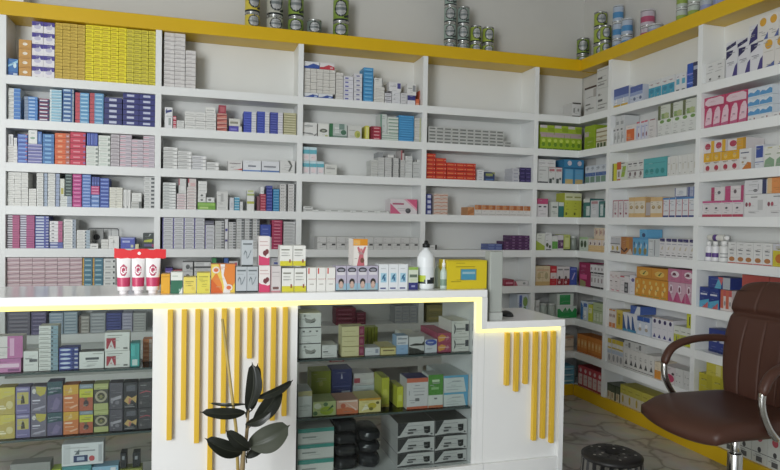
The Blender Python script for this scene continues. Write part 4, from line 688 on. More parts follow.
# ================================================================== side-wall bay behind the chair
gk(1, 704.5,724.2,61.5, S('dadad8','R .3 .8 .7 .83 8c8c8c;E .5 .2 .12 .05 5c5c5c;R .3 .5 .7 .53 a8a8a8'), 'plain white tall cartons', 'vitamin_carton', nc=2, vm=75)
a = gk(1, 725.8,762,46.5, S('dcdce0','P 0 1 0 .7 .5 .85 .6 1 22204c;P .55 0 1 0 1 .5 .8 .4 3c3474;R .1 .55 .7 .58 8c8c98;R 0 0 1 .03 24242c'), 'white cartons with navy corners', 'vitamin_carton', nc=3, vm=62)
b = gk(1, 762.3,800,34, S('dcd8d2','E .5 .8 .32 .16 d69c2c;P 0 0 1 0 1 .2 .6 .1 4c5c98;R .1 .55 .9 .57 b8b0a4'), 'white cartons with orange half circle', 'vitamin_carton', nc=3, vm=52)
gk(1, 726,748,39.5, S('dcdce0','P 0 .1 0 .5 .9 .9 .9 .5 22204c'), 'flat white cartons with navy slash', 'vitamin_carton', nc=2, z0='top', vm=44)
gk(1, 748.3,757,25, S('d8d8dc','P 0 0 1 .2 1 1 .3 .6 2c2860'), 'white carton with big navy triangle', 'vitamin_carton', z0='top', vm=34)
gk(1, 757.3,790,12, S('dcd8d2','E .5 .75 .32 .18 d69c2c;P .6 0 1 0 1 .3 4c5c98'), 'upper white cartons with orange half circle', 'vitamin_carton', nc=3, z0='top', vm=24)
a = gk(2, 703.5,746.7,104, S('b8345c','P .12 0 .88 0 .98 .7 .85 .95 .6 .98 .3 .8 .12 .3 e0c0cc;P .15 0 .9 0 .93 .2 .13 .15 b8587c;R .4 .45 .7 .5 a08090'), 'pink cartons with pale arch', 'vitamin_carton', nc=5, vm=114)
gk(2, 703.8,747,93.5, S('b83a60','P .05 .3 .2 .1 .95 .1 .95 .7 .8 .9 .2 .85 .05 .6 dcc4cc'), 'flat pink cartons on pink ones', 'vitamin_carton', nc=2, z0='top', vm=98)
b = gk(2, 747.3,800,112, S('dcdcdc','R .1 .3 .3 .5 9c9ca0;R .5 .2 .6 .6 8c5c60'), 'white flat cartons', 'vitamin_carton', nc=4, vm=116)
gk(2, 747.5,772,86.5, S('d4dce4','P 0 .1 1 .1 1 .6 .8 .75 .5 .45 .2 .6 0 .4 4c8cc0;R 0 .9 1 1 c0d0dc'), 'white cartons with blue waves', 'vitamin_carton', nc=2, nr=3, z0='top', vm=98)
a = gk(3, 702.8,738.7,151.5, S('dad4d0','R 0 .55 1 1 d8a01c;E .5 .22 .24 .14 a8283c;E .5 .75 .2 .12 e4bc58;R .2 .48 .8 .52 8c7c5c'), 'white cartons with gold top and strawberry', 'vitamin_carton', nc=4, vm=162)
gk(3, 703,725.5,140.5, S('dcd4d4','E .4 .55 .26 .28 b0344c;R .7 0 1 1 d8a428'), 'white cartons with red ball and gold side', 'vitamin_carton', nc=2, z0='top', vm=145)
gk(3, 727,745.5,138, S('dcd4d4','E .3 .6 .2 .28 a8344c;R .5 0 .85 1 d09828;R .85 0 1 1 b88420'), 'gold-sided white carton on strawberry cartons', 'vitamin_carton', z0='top', vm=143)
gk(3, 739.2,751.3,148.3, S('dadada','P .2 0 1 0 1 .3 .7 .35 c4702c;R .1 .78 .8 .83 3c4464;R .3 .5 .6 .6 b0a8a4;E .3 .35 .1 .05 a89470'), 'tall white carton with orange fruit', 'vitamin_carton', vm=158)
gk(3, 754.2,763,144.5, S('d4d6dc','R .1 .45 .9 .95 2f4490;R 0 .25 1 .28 4c5c94'), 'white carton with navy panel', 'vitamin_carton', vm=156)
gk(3, 763.4,800,144.3, S('dadcd4','P 0 0 .9 0 .9 .35 .5 .5 .1 .35 7c9c7c;R .3 .9 .7 .95 b8b078;R .1 .6 .6 .65 8c9c7c'), 'white cartons with green hill', 'vitamin_carton', nc=3, vm=156)
a = gk(4, 702,743,200.5, S('d8d2d4','R 0 0 1 .16 b03c54;R 0 .88 1 1 c04c80;E .45 .55 .12 .06 3c3c44;R .2 .8 .8 .83 a89ca4'), 'white cartons with pink top and base', 'vitamin_carton', nc=4, vm=208)
gk(4, 710.5,724,187, S('d8d4d4','R 0 0 .25 1 a83c60;E .6 .6 .12 .12 5c5c64'), 'white carton with dark pink end', 'vitamin_carton', z0='top', vm=193)
gk(4, 724.3,743.2,185.5, S('d8d2d2','R 0 0 .3 1 b84070;R .85 0 1 1 a83c64;E .55 .6 .08 .14 5c4c50'), 'white carton between two pink bands', 'vitamin_carton', z0='top', vm=192)
a = gk(4, 743.6,790,193.5, S('dadada','E .1 .55 .06 .1 7c3c48;E .25 .55 .06 .1 a84858;R .62 .3 .85 .75 c0c0c0;R .3 .85 .6 .9 8c8c8c'), 'large white cartons with small red figures', 'vitamin_carton', nc=2, vm=205)
gk(4, 743.8,766.5,179.5, S('d6d6d8','E .5 .25 .1 .1 5c5c60;R .8 0 .98 1 2f3458;R .6 .3 .65 .7 b0b0b4'), 'white carton with navy strip', 'vitamin_carton', z0='top', vm=187)
gk(4, 766.8,790,177, S('d88848','R 0 0 .2 1 d8b484;E .8 .4 .12 .2 b86838'), 'orange carton on large white cartons', 'vitamin_carton', z0='top', vm=186)
gk(5, 727,771.8,242.5, S('dadad8','E .5 .2 .34 .11 a86c3c;R 0 0 1 .04 c05048;R .25 .6 .75 .64 6c6c6c;R .3 .44 .7 .47 8c94a0'), 'white cartons with almond picture', 'vitamin_carton', nc=5, vm=255)
gk(5, 772.3,800,244, S('c8b830','R 0 .7 1 1 c4c4cc;E .5 .35 .3 .2 b86424'), 'yellow cartons with grey top', 'vitamin_carton', nc=2, vm=257)
a = gk(6, 699.3,719,287.5, S('1f2f78','R .1 .62 .8 .7 c8ccd8;P 0 0 1 0 1 .45 0 .3 4c9cc0;P .3 0 .9 0 .9 .3 c05454'), 'navy cartons with light blue foot', 'vitamin_carton', nc=2, vm=298)
gk(6, 707.3,729.5,277, S('24347c','P .3 0 .6 0 .6 1 .5 1 54a4c4;P .45 1 .7 1 .62 .3 c85858;R .68 0 1 1 a8aeb4'), 'navy carton lying on the navy ones', 'vitamin_carton', z0='top', vm=283)
gk(6, 719.5,731.8,290, S('d8ccc8','R 0 .1 .5 1 c05c44;R .5 .7 1 1 b84c4c;E .75 .35 .15 .12 8c8c8c'), 'red and white cartons', 'vitamin_carton', nc=2, vm=302)
gk(6, 741,800,277, S('a8443c','R .1 .4 .9 .6 c07468'), 'brick-red cartons', 'vitamin_carton', nc=4, vm=290)
gk(7, 707.8,740,331, S('26347c','R .1 .45 .8 .58 b8bcd0;R 0 0 1 .1 1c2860'), 'navy cartons with white lettering bar', 'vitamin_carton', nc=3, vm=342, sb=.05)
a = gk(8, 697.7,740,378, S('c0b428','R .2 .7 .7 .76 8c8424;R .6 0 1 1 b0a424'), 'yellow cartons', 'vitamin_carton', nc=3, vm=392)
gk(8, 706,740,365, S('c4b83c','R .6 .1 .9 .9 d0c87c'), 'flat yellow cartons on yellow ones', 'vitamin_carton', nc=2, z0='top', vm=371)
gk(9, 697,800,425, S('c8ccc4','E .5 .75 .2 .12 b04450;E .5 .4 .12 .08 3c3c3c;R 0 .3 1 .32 5c5c5c;R .3 .05 .7 .2 4c4c4c'), 'white cartons with red disc', 'vitamin_carton', nc=7, vm=445)
# ================================================================== tins on top of the shelving
SIL = mat('c4c6c4', .22, .75); DARK = mat('23282a', .35)
def can_mesh(r, h, label, band, emb, tilt=0.0):
    m = MB(); L = mat(label, .3); Bd = mat(band, .3); Em = mat('c9ccce', .22, .6); E2 = mat('7d8486', .3, .4)
    N = 22; zs = [(r*.97, 0), (r, .003), (r, .006)]+[(r, .006+(h-.012)*i/N) for i in range(1, N+1)]+[(r*.97, h-.001)]
    def cf(i, a):
        if i < 2 or i >= N+2: return SIL
        t = (i-2+.5)/N; aa = a-tilt
        if emb:
            d = math.hypot(aa/.85, (t-.58)/.40)
            if d < 1: return DARK if d > .84 else (E2 if abs(t-.58) < .07 or abs(t-.75) < .03 else Em)
            if t < .1 or (aa > .35 and abs((t-.22)-.12*(aa-.8)) < .06): return DARK
            return L
        return Bd if t < .25 or t > .62 else L
    m.lathe(zs, cf, 64); return m.mesh('tin')
def can_lid(r, h):
    m = MB(); m.lathe([(r*1.0, 0), (r*1.02, .001), (r*1.02, h*.8), (r*.97, h), (r*.9, h*.9), (.0001, h*.9)], lambda i, a: LIDM, 28); return m.mesh('lid')
LIDM = SIL
CAN = {}
def can(plane, u0, u1, vts, kind, desc, lidc=None, sb=.05):
    """a pile of tins; vts lists the image rows of the tops, lowest tin first"""
    global LIDM
    label, band, emb, tilt = kind
    ax, P = plane; P = P+sb
    z = TOPZ
    n = len(vts); r = None
    for k, vt in enumerate(vts):
        um = (u0+u1)/2; c3 = onY(um, vt+6, P+.04) if ax == 'y' else onX(um, vt+6, P+.04)
        r = r or (u1-u0)/2*((c3-CAM).dot(fw))/F*.96
        c3 = onY(um, vt, P+r) if ax == 'y' else onX(um, vt, P+r)
        zt = (onY(um, vt, P) if ax == 'y' else onX(um, vt, P+r*.5)).z; c = (c3.x, c3.y)
        if k: c = c0
        c0 = c
        h = zt-z
        rz = math.atan2(-c[0], c[1])
        key = (round(r, 3), round(h, 3), kind, lidc)
        if key not in CAN:
            hh = h-.0085; me = can_mesh(r, hh, label, band, emb, tilt)
            LIDM = mat(lidc, .35) if lidc else SIL
            CAN[key] = (me, can_lid(r, .008), hh)
        me, ml, hh = CAN[key]
        pos = {1: 'single', 2: ['lower', 'upper'][min(k, 1)], 3: ['bottom', 'middle', 'top'][min(k, 2)]}.get(n, ORD[k]+'-from-bottom')
        t = empty('milk_powder_tin', (c[0], c[1], z+.0003), f'{pos} {desc}', 'tin', 'tins on top of the shelving', rz)
        link('tin_body', me, t); link('lid', ml, t, (0, 0, hh))
        z = zt
TOPZ = ZL[0]+.067
GRN = ('7c9440', '2c3430', True, 0.0); GRN2 = ('98a848', '3a4234', True, .25); GRY = ('8fa098', '2c3834', True, 0.0)
GRY2 = ('76827c', '2a3030', True, .1); YL = ('c9b848', 'c8ccc8', True, .3); SLV = ('b0b0a4', '9aa0a4', True, .2)
BY_ = ('y', D)
# heights of the hidden feet are set by the top board (top of the board is level with the fascia edge)
can(BY_, 244.7,260, [12, -12], YL, 'tin with yellow label, first pile of tins on the fascia', sb=.03)
can(BY_, 266.6,283.4, [15, -9], SLV, 'silvery tin, second pile of tins on the fascia', sb=.03)
can(BY_, 287.8,304, [16.5, -8], GRN, 'green tin with round silver emblem, third pile on the fascia', sb=.03)
can(BY_, 306.7,322, [18.5], GRY2, 'short dark grey tin right of the green pair', sb=.03)
can(BY_, 332.7,349, [21, -3], GRN, 'green tin of the pile above the white uprights', sb=.03)
can(BY_, 443.5,456.3, [40, 22, 5, -12], GRY, 'grey-green tin in left tall pile above fourth bay', sb=.03)
can(BY_, 456.9,469.2, [41, 23.5, 5.5], GRY, 'grey-green tin in right tall pile above fourth bay', sb=.03)
can(BY_, 469.8,481.4, [42, 24.5], GRN2, 'lime tin beside the tall grey-green piles', sb=.03)
can(BY_, 482,494, [43, 26], GRN2, 'lime tin at the end of the grey-green group', sb=.03)
can(BY_, 576.5,589.4, [54, 37], GRN, 'green tin of the pair in the corner', sb=.03)
WPL = ('x', WX)
BLT = ('4f86b4', 'a9b4c4', False, 0); PKT = ('a8506c', 'b8aeb8', False, 0); PUR = ('8c94b8', 'a8b0b8', False, 0); GRT = ('8ca04c', 'b0b8b0', False, 0)
can(WPL, 593.5,606.5, [44, 27, 11.5], GRN2, 'olive tin of tall pile next to the blue tubs', sb=.055)
can(WPL, 600,611, [41, 25], GRN2, 'slim lime tin between olive pile and blue tubs', sb=.022)
can(WPL, 612.3,623, [39, 22, 5], BLT, 'blue tub with pale lid, rear taller pile of blue tubs', 'c4c8cc', sb=.06)
can(WPL, 621.3,632.8, [35, 18], BLT, 'blue tub with pale lid, front pile of blue tubs', 'c4c8cc', sb=.021)
can(WPL, 640.5,654.5, [26, 9], PKT, 'pink tub with pale lid on the side shelving', 'c8c4c8', sb=.06)
can(WPL, 648,663, [23.5], PUR, 'single lilac-grey tub next to the pink tubs', 'c8c8c8', sb=.021)
can(WPL, 676.5,687.5, [8, -10], GRT, 'green tub at the start of the lilac row', 'c8ccc8', sb=.03)
can(WPL, 688,700, [3, -15], GRT, 'green tub second in the row above the chair', 'c8ccc8', sb=.03)
can(WPL, 700.5,713, [-3], PUR, 'lilac tub third in the row above the chair', 'c8c8cc', sb=.03)
can(WPL, 713.5,727, [-9], PUR, 'lilac tub last in the row above the chair', 'c8c8cc', sb=.03)
# ================================================================== things on the counter top
def kt(u0, u1, vt, st, desc, name, nc=1, nr=1, z0=None, sb=.045, dep=.07, cols=None, loc='on counter top', noun='box', vm=None, cat='box'):
    return blk(('y', YC+sb), ZM if z0 is None else z0, u0, u1, vt, st, desc, loc, name, cat, nc, nr, dep, cols, None, None, 'ct', noun, vm, .3)
kt(160.7,170, 274, S('e0a01c','R .1 .06 .3 .12 c8880c;R .05 .85 .95 .9 c48a10'), 'amber carton beside the tube pack', 'syrup_carton')
kt(170.6,182.8, 272, S('dfe2da','R 0 0 1 .62 1f6044;P .7 0 1 0 1 .3 e8ece6;R .12 .8 .6 .84 a8b4a8;R .7 .1 .85 .22 9cbcac'), 'white and dark green carton', 'syrup_carton')
kt(183.3,196.3, 277, S('e4cf58','R .15 .7 .8 .76 a0923c;R .15 .45 .6 .49 c0ac48;E .75 .3 .12 .1 d8c048'), 'short pale yellow carton', 'syrup_carton')
kt(196.8,210.3, 272.5, S('dcd04a','R .15 .78 .85 .83 9c9434;R .2 .6 .8 .63 b0a83c;E .75 .16 .14 .06 c8b43c'), 'taller yellow carton with printed heading', 'syrup_carton')
kt(211,235.3, 264, S('e07a28','P 0 0 .1 0 .5 .0 .1 .4 0 .5 d0561c;P 0 .45 .22 .72 .45 .3 .5 0 .62 0 .5 .5 .3 1 0 1 e6c84c;P .38 1 .58 1 .52 .62 .72 .2 .82 0 .5 0 .55 .2 .44 .6 ebe6e2;P .8 0 1 0 1 .35 .86 .2 e4c040;E .2 .8 .16 .12 e8dcd0;E .2 .8 .1 .07 d86030;E .74 .18 .16 .12 e8dcd0;E .74 .18 .1 .07 d86030'), 'orange and yellow carton with white curved stripe', 'tonic_carton')
a = kt(235.7,258.3, 266.5, S('b4bcc0','R .12 .82 .9 .88 5c6468;R 0 0 1 .06 2c3032;P .2 .4 .3 .55 .4 .5 .45 .3 .5 .28 .5 .32 .45 .55 .3 .62 .18 .5 6c767c;P .5 .3 .6 .34 .85 .6 .8 .62 .7 .5 .55 .36 6c767c;R .15 .7 .7 .72 8c9498'), 'grey cartons with line drawing', 'ointment_carton', nc=2)
kt(241.5,253.3, 239.8, S('b4bcc0','R .12 .82 .9 .88 5c6468;R 0 0 1 .06 2c3032;P .2 .4 .3 .55 .4 .5 .45 .3 .5 .28 .5 .32 .45 .55 .3 .62 .18 .5 6c767c;P .5 .3 .6 .34 .85 .6 .8 .62 .7 .5 .55 .36 6c767c'), 'single grey carton standing on two grey cartons', 'ointment_carton', z0='top')
HT = S('eae4e0','P 0 0 1 0 1 .28 .8 .24 .5 .28 .2 .3 0 .36 d23a64;E .55 .42 .17 .09 6a2c30;E .75 .47 .17 .09 6a2c30;P .42 .4 .9 .44 .6 .3 6a2c30;R .08 .8 .8 .83 c8a8a4;R .08 .68 .9 .7 c89a9c')
kt(258.8,270.3, 265.3, HT, 'lower white and pink carton with brown heart', 'tonic_carton')
kt(258.8,270, 236, HT, 'upper white and pink carton with brown heart', 'tonic_carton', z0='top')
kt(270.7,281.2, 266, S('d2ccca','R .2 .1 .8 .2 6c4c48;R .05 0 .95 .05 c8848c;R .15 .75 .85 .78 a49c9c;R .15 .6 .85 .62 b4acac;R 0 0 .05 1 c49498'), 'pale grey-pink carton with brown lettering', 'ointment_carton')
WY = S('e8e8e2','R 0 0 1 .24 d6cc2c;R .1 .76 .75 .82 7c7c70;R .1 .62 .7 .65 b4b4a8;R .1 .5 .8 .53 b4b4a8;R .72 .16 .84 .32 8c4434')
kt(281.8,306.4, 268, WY, 'white cartons with yellow foot', 'syrup_carton', nc=2)
kt(280,305.8, 245.3, WY, 'yellow-footed white cartons standing on two like them', 'syrup_carton', nc=2, z0='top')
kt(307,335.4, 267.4, S('e9e8e2','R .12 .74 .26 .98 c83c34;R .15 .5 .85 .53 c09c94;R .3 .28 .75 .32 b0ada4;R .92 .5 .97 .55 c83c34'), 'white cartons with red corner bar', 'syrup_carton', nc=3)
kt(335.9,378.4, 265.8, S('b6b0c4','E .5 .84 .42 .11 23242c;E .5 .84 .3 .05 8c8c98;R .12 .64 .88 .76 d8d4da;R 0 0 1 .3 8fb4c8;E .5 .26 .24 .18 b8988c;E .5 .36 .26 .14 2a2422;E .5 .27 .17 .12 c8a898;R .2 0 .8 .1 a4b8b8;R 0 0 1 .03 20242c'), 'lilac hair colour cartons with dark-haired child', 'hair_color_box', nc=4)
kt(352.3,367.8, 238.7, S('e9e4de','R 0 .75 1 1 d98a1c;R .06 .78 .5 .95 e8ac50;P .3 0 .8 0 .72 .4 .9 .7 .8 .72 .6 .5 .4 .72 .3 .68 .45 .42 c0606a;E .56 .58 .1 .07 d08888;E .65 .2 .13 .1 704034;R 0 0 .04 1 d0c8c0'), 'orange-topped carton on the hair colour cartons', 'tonic_carton', z0='top')
kt(378.9,408, 264, S('e4e8ec','R .2 .3 .82 .66 9cc8dc;P .3 .4 .5 .45 .7 .6 .6 .62 .4 .55 2c5c80;R .5 .36 .7 .5 3c6c94;R .15 .05 .75 .1 2c3474;R .2 .82 .7 .85 c0c4c8'), 'white cartons with light blue picture', 'ointment_carton', nc=3)
kt(408.5,418.3, 267, S('d4dcc8','R 0 0 1 .32 26286c;R 0 .88 1 1 8ab048;R .1 .55 .9 .68 5c6c5c;R .3 .12 .7 .2 8c90c0;R .2 .36 .8 .5 c8d4b4'), 'green-topped carton with navy foot', 'syrup_carton', vm=275)
kt(447,487, 260, S('d8c014','R .33 .3 .74 .7 8c8c4c;R .35 .32 .72 .68 3c8cac;R .38 .52 .7 .6 8cb4c0;R 0 .96 1 1 c4ac10', None, 'c8b010'), 'large yellow box with small blue label', 'storage_carton', dep=.1)
# triple tube pack with a red header card
tp = empty('tube_pack', (onY(139, 293, YC+.06).x, YC+.075, ZM), 'clear pack of three white and pink tubes under red header card', 'pack')
def lx(u, v): return onY(u, v, YC+.06).x-tp.location.x
def lz(u, v): return onY(u, v, YC+.06).z-ZM
for u0, u1 in ((115.8,130.6), (130.9,144.8), (145.1,160.4)):
    x0, x1 = lx(u0, 280), lx(u1, 280); cx = (x0+x1)/2; r = (x1-x0)/2*.96; ht = lz(139, 258)
    m = MB(); n = 48; vs = []; fs = []; ms = []
    wt = mat('ece8e8', .35); pk = mat('c24468', .35); pk2 = mat('b03c5c', .35)
    NZ = 40
    for i in range(NZ+1):
        t = i/NZ; z = .012+(ht-.012)*t; rx = r*(.86+.14*t)*1.03; ry = .022*(1-t)+.003
        for k in range(n):
            a = 2*math.pi*k/n; vs.append((cx+rx*math.sin(a), -ry*math.cos(a), z))
    for i in range(NZ):
        for k in range(n):
            k2 = (k+1) % n; fs.append((i*n+k, i*n+k2, (i+1)*n+k2, (i+1)*n+k)); t = (i+.5)/NZ
            a = 2*math.pi*(k+.5)/n; a = a if a < math.pi else a-2*math.pi
            d = math.hypot(math.sin(a)/.55, (t-.62)/.17)
            ms.append(pk if t < .4 and t > .13 else pk2 if abs(a) < 1.6 and d < 1 and not (.45 < d < .68 and a > -.5) and not (abs(t-.58) < .012 and a > 0) else wt)
    fs.append(list(range(n))[::-1]); ms.append(wt); fs.append([NZ*n+k for k in range(n)]); ms.append(wt)
    m.add(vs, fs, ms, True); tb = m.build('tube', tp)
    c = MB(); c.lathe([(r*.6, 0), (r*.62, .002), (r*.62, .012), (r*.5, .0125)], lambda i, a: wt, 20, (cx, 0, 0)); c.build('cap', tb)
m = MB(); pts = []
xs = [lx(113.8, 255)+(lx(165.8, 255)-lx(113.8, 255))*i/16 for i in range(17)]
zb, zt_ = lz(139, 258.5), lz(139, 249.5)
top = [zt_+.004*abs(math.cos(i/16*math.pi*1.5))*(1 if i in (0, 16) else .6)-(0.004 if 3 < i < 6 or 10 < i < 13 else 0) for i in range(17)]
vs = [(x, -.004, zb+.0015*math.sin(i*2)) for i, x in enumerate(xs)]+[(x, -.004, top[i]) for i, x in enumerate(xs)]
vs += [(x, .004, z) for (x, y, z) in vs]
fs = []
for i in range(16): fs += [(i, i+1, 17+i+1, 17+i), (34+i+1, 34+i, 51+i, 51+i+1), (17+i, 17+i+1, 51+i+1, 51+i), (i+1, i, 34+i, 34+i+1)]
fs += [(0, 17, 51, 34), (33, 16, 50, 67)]
m.add(vs, fs, mat('d8262c', .4)); hd = m.build('header_card', tp)
m = MB(); m.add([(lx(139, 253)+.006*math.cos(k*math.pi/8), -.0046, (zb+zt_)/2+.002+.006*math.sin(k*math.pi/8)) for k in range(16)], [list(range(16))], mat('efe4e2', .5)); m.build('hang_hole', hd)
# sanitiser bottle
def bottle(name, u0, u1, vt, vcap, body, cap, label, cat, Y, z0, lbl=None, capr=.42, neckr=.3, par=None):
    x0, x1 = onY(u0, 275, Y).x, onY(u1, 275, Y).x; r = (x1-x0)/2; H = onY((u0+u1)/2, vt, Y).z-z0; hc = onY((u0+u1)/2, vcap, Y).z-z0
    t = empty(name, ((x0+x1)/2, Y, z0+.0003), label, cat)
    t.rotation_euler = (0, 0, math.atan2(-t.location.x, t.location.y))
    m = MB(); b = mat(body, .3)
    N = 14; prof = [(r*.92, 0), (r, .006)]+[(r, .006+(hc*.74-.006)*i/N) for i in range(1, N+1)]+[(r*.97, hc*.77), (r*.8, hc*.85), (r*.48, hc*.93), (r*neckr, hc*.96), (r*neckr, hc)]
    m.lathe(prof, lambda i, a: mat(lbl(i/N, a), .4) if lbl and 1 <= i <= N and lbl(i/N, a) else b, 36); m.build('bottle_body', t)
    c = MB(); cm = mat(cap, .35); ch = H-hc
    c.lathe([(r*capr, 0), (r*capr, ch*.5), (r*capr*.6, ch*.6), (r*capr*.45, ch*.95), (r*capr*.3, ch)], lambda i, a: cm, 24); c.build('cap', t, (0, 0, hc)); return t
def sl(t, a):
    if abs(a) > 1.3 or t < .18 or t > .72: return None
    if t < .3 and a > .2: return '22262a'
    if t < .5 and a < .05: return 'b4c43c' if math.hypot((a+.55)*.6, (t-.38)*2) < .32 else '2f3a34'
    if t < .42 and a > .6: return '22262a'
    return 'dfe4e6'
bottle('sanitizer_bottle', 417.3, 434, 240.5, 247.5, 'e4e8ea', '1d1f20', 'white plastic bottle with black flip cap on counter top', 'bottle', YC+.085, ZM, sl)
bottle('spray_bottle', 440.3, 447, 259.5, 267, 'b9c8c0', 'eceeed', 'small pale spray bottle with white cap beside yellow box', 'bottle', YC+.06, ZM, lambda t, a: '7c9484' if .2 < t < .6 and abs(a) < 1.2 else None, .5, .4)
bottle('clear_bottle', 434.3, 440.3, 262, 266, 'a9b8b4', 'c4ccca', 'pale glassy bottle behind the white flip-cap bottle', 'bottle', YC+.13, ZM, None, .5, .4)
# pale upright panel on the low counter and the dark mouse behind it
pY = YC+.035
x0, x1 = onY(489.6, 300, pY).x, onY(502.8, 300, pY).x
up = empty('monitor_stand', ((x0+x1)/2, pY, ZLo), 'tall pale grey upright stand on the low counter', 'stand')
w = x1-x0
hz = onY(496, 251.5, pY).z-ZLo; hb = onY(496, 312.5, pY).z-ZLo
boxpart('column', up, -w*.47, w*.5, .004, .06, hb+.0003, hz, mat('a9aea9', .5), .004)
boxpart('foot', up, -w*.5, w*.52, 0, .07, .0003, hb, mat('b4b8b4', .5), .003)
c = onZ(508.5, 315, ZLo+.01)
mo = MB(); bm = bmesh.new(); bmesh.ops.create_uvsphere(bm, u_segments=20, v_segments=12, radius=1)
for v in bm.verts: v.co = Vector((v.co.x*.03, v.co.y*.045, max(v.co.z, -.0)*.024))
mo.bm(bm, mat('2c2e30', .4), True); o = mo.build('computer_mouse', None, (c.x+.012, c.y+.045, ZLo+.0005)); tag(o, 'dark mouse lying on the low counter beside the grey stand', 'mouse')
# ================================================================== left showcase
def vt_(z, u0, u1, vt, st, desc, loc, name, nc=1, nr=1, sb=.06, dep=.12, z0=None, noun='box', vm=None, lim=None, cols=None):
    if 'left' in loc: dep = min(dep, .055)
    cell = ('v', round(z, 3), loc.split()[-2:][0])
    return blk(('y', YC+sb), z if z0 is None else z0, u0, u1, vt, st, desc, loc, name, 'box', nc, nr, dep, cols, lim, None, cell, noun, vm, .3)
LU, LM, LB = 'upper shelf, left showcase', 'middle shelf, left showcase', 'floor of left showcase'
RU, RM, RB = 'upper shelf, right showcase', 'middle shelf, right showcase', 'floor of right showcase'
LL = (XL+.03, xa-.004); RLm = (xb_+.004, xc-.004)
vt_(ZG1, -12,21, 358.5, S('c277a8','R .0 .75 1 1 b0629a;R .3 .35 .95 .62 e6c4d8;R .6 .06 .95 .25 7c3c70'), 'mauve carton with pale lettering', LU, 'display_carton', lim=LL)
vt_(ZG1, -12,23, 336, S('ded6d2','R .55 0 1 1 b9689c;R .62 .1 .75 .9 dca8c8'), 'white carton with mauve end, on the mauve carton', LU, 'display_carton', z0='top', lim=LL)
vt_(ZG1, 21.4,38.3, 351, S('dadad6','R .12 .6 .6 .67 8c8c8c;R .4 .46 .95 .6 4c4c50;R .1 .3 .7 .34 a8a8a4'), 'white square carton with dark bar', LU, 'display_carton', lim=LL)
vt_(ZG1, 38.7,58.4, 325.5, S('d8d8d2','R .06 .25 .5 .45 a4a49e;R .62 0 1 1 7c98a4;R .64 .25 .74 .75 3c464c;R 0 0 .62 .08 a8a8a2'), 'white boxes with steel-blue side', LU, 'tablet_carton', nr=10, lim=LL)
vt_(ZG1, 58.8,78.5, 347.5, S('34408c','E .32 .5 .28 .26 c4d0e6;R .8 .3 .98 .7 b8bcc8;R .66 0 .8 1 2a3474'), 'navy boxes with pale oval', LU, 'display_carton', nr=5, lim=LL)
vt_(ZG1, 79,104, 351.5, S('dedfda','R .25 .52 .8 .66 44484c;R .55 .85 .95 .9 a4a49e;R .3 .4 .75 .44 8c8c8c;R .35 .25 .7 .28 a8a8a4', None, '4a4840'), 'opened white carton with dark lettering', LU, 'display_carton', lim=LL)
AA = S('e0e0da','P .06 .12 .44 .12 .44 .7 .06 .7 a02c38;P .12 .12 .38 .12 .27 .58 e0dcd8;R .1 .82 .7 .87 9a9c94;R .75 .08 .92 .18 6c6c68;T A .25 .26 .16 .1 a02c38')
vt_(ZG1, 104.6,129.8, 350.8, AA, 'lower white carton with red square and white peak', LU, 'display_carton', lim=LL)
vt_(ZG1, 104.6,129.8, 332.2, AA, 'upper white carton with red square and white peak', LU, 'display_carton', z0='top', lim=LL)
vt_(ZG1, 130.3,139.6, 342.5, S('3a9c98','R .2 .05 .8 .3 c8d8d4;R .1 .45 .5 .9 4cb4b0;R 0 .95 1 1 2c7c7c'), 'teal upright carton', LU, 'display_carton', lim=LL)
vt_(ZG1, 142.5,152, 339, S('c06c3c','R .7 0 1 1 b8a49a;R .1 .3 .6 .6 d08c60'), 'orange-brown boxes behind teal carton', LU, 'tablet_carton', nr=5, lim=LL, sb=.14)
CX = 'lower {} of the pair', 'upper {} of the pair'
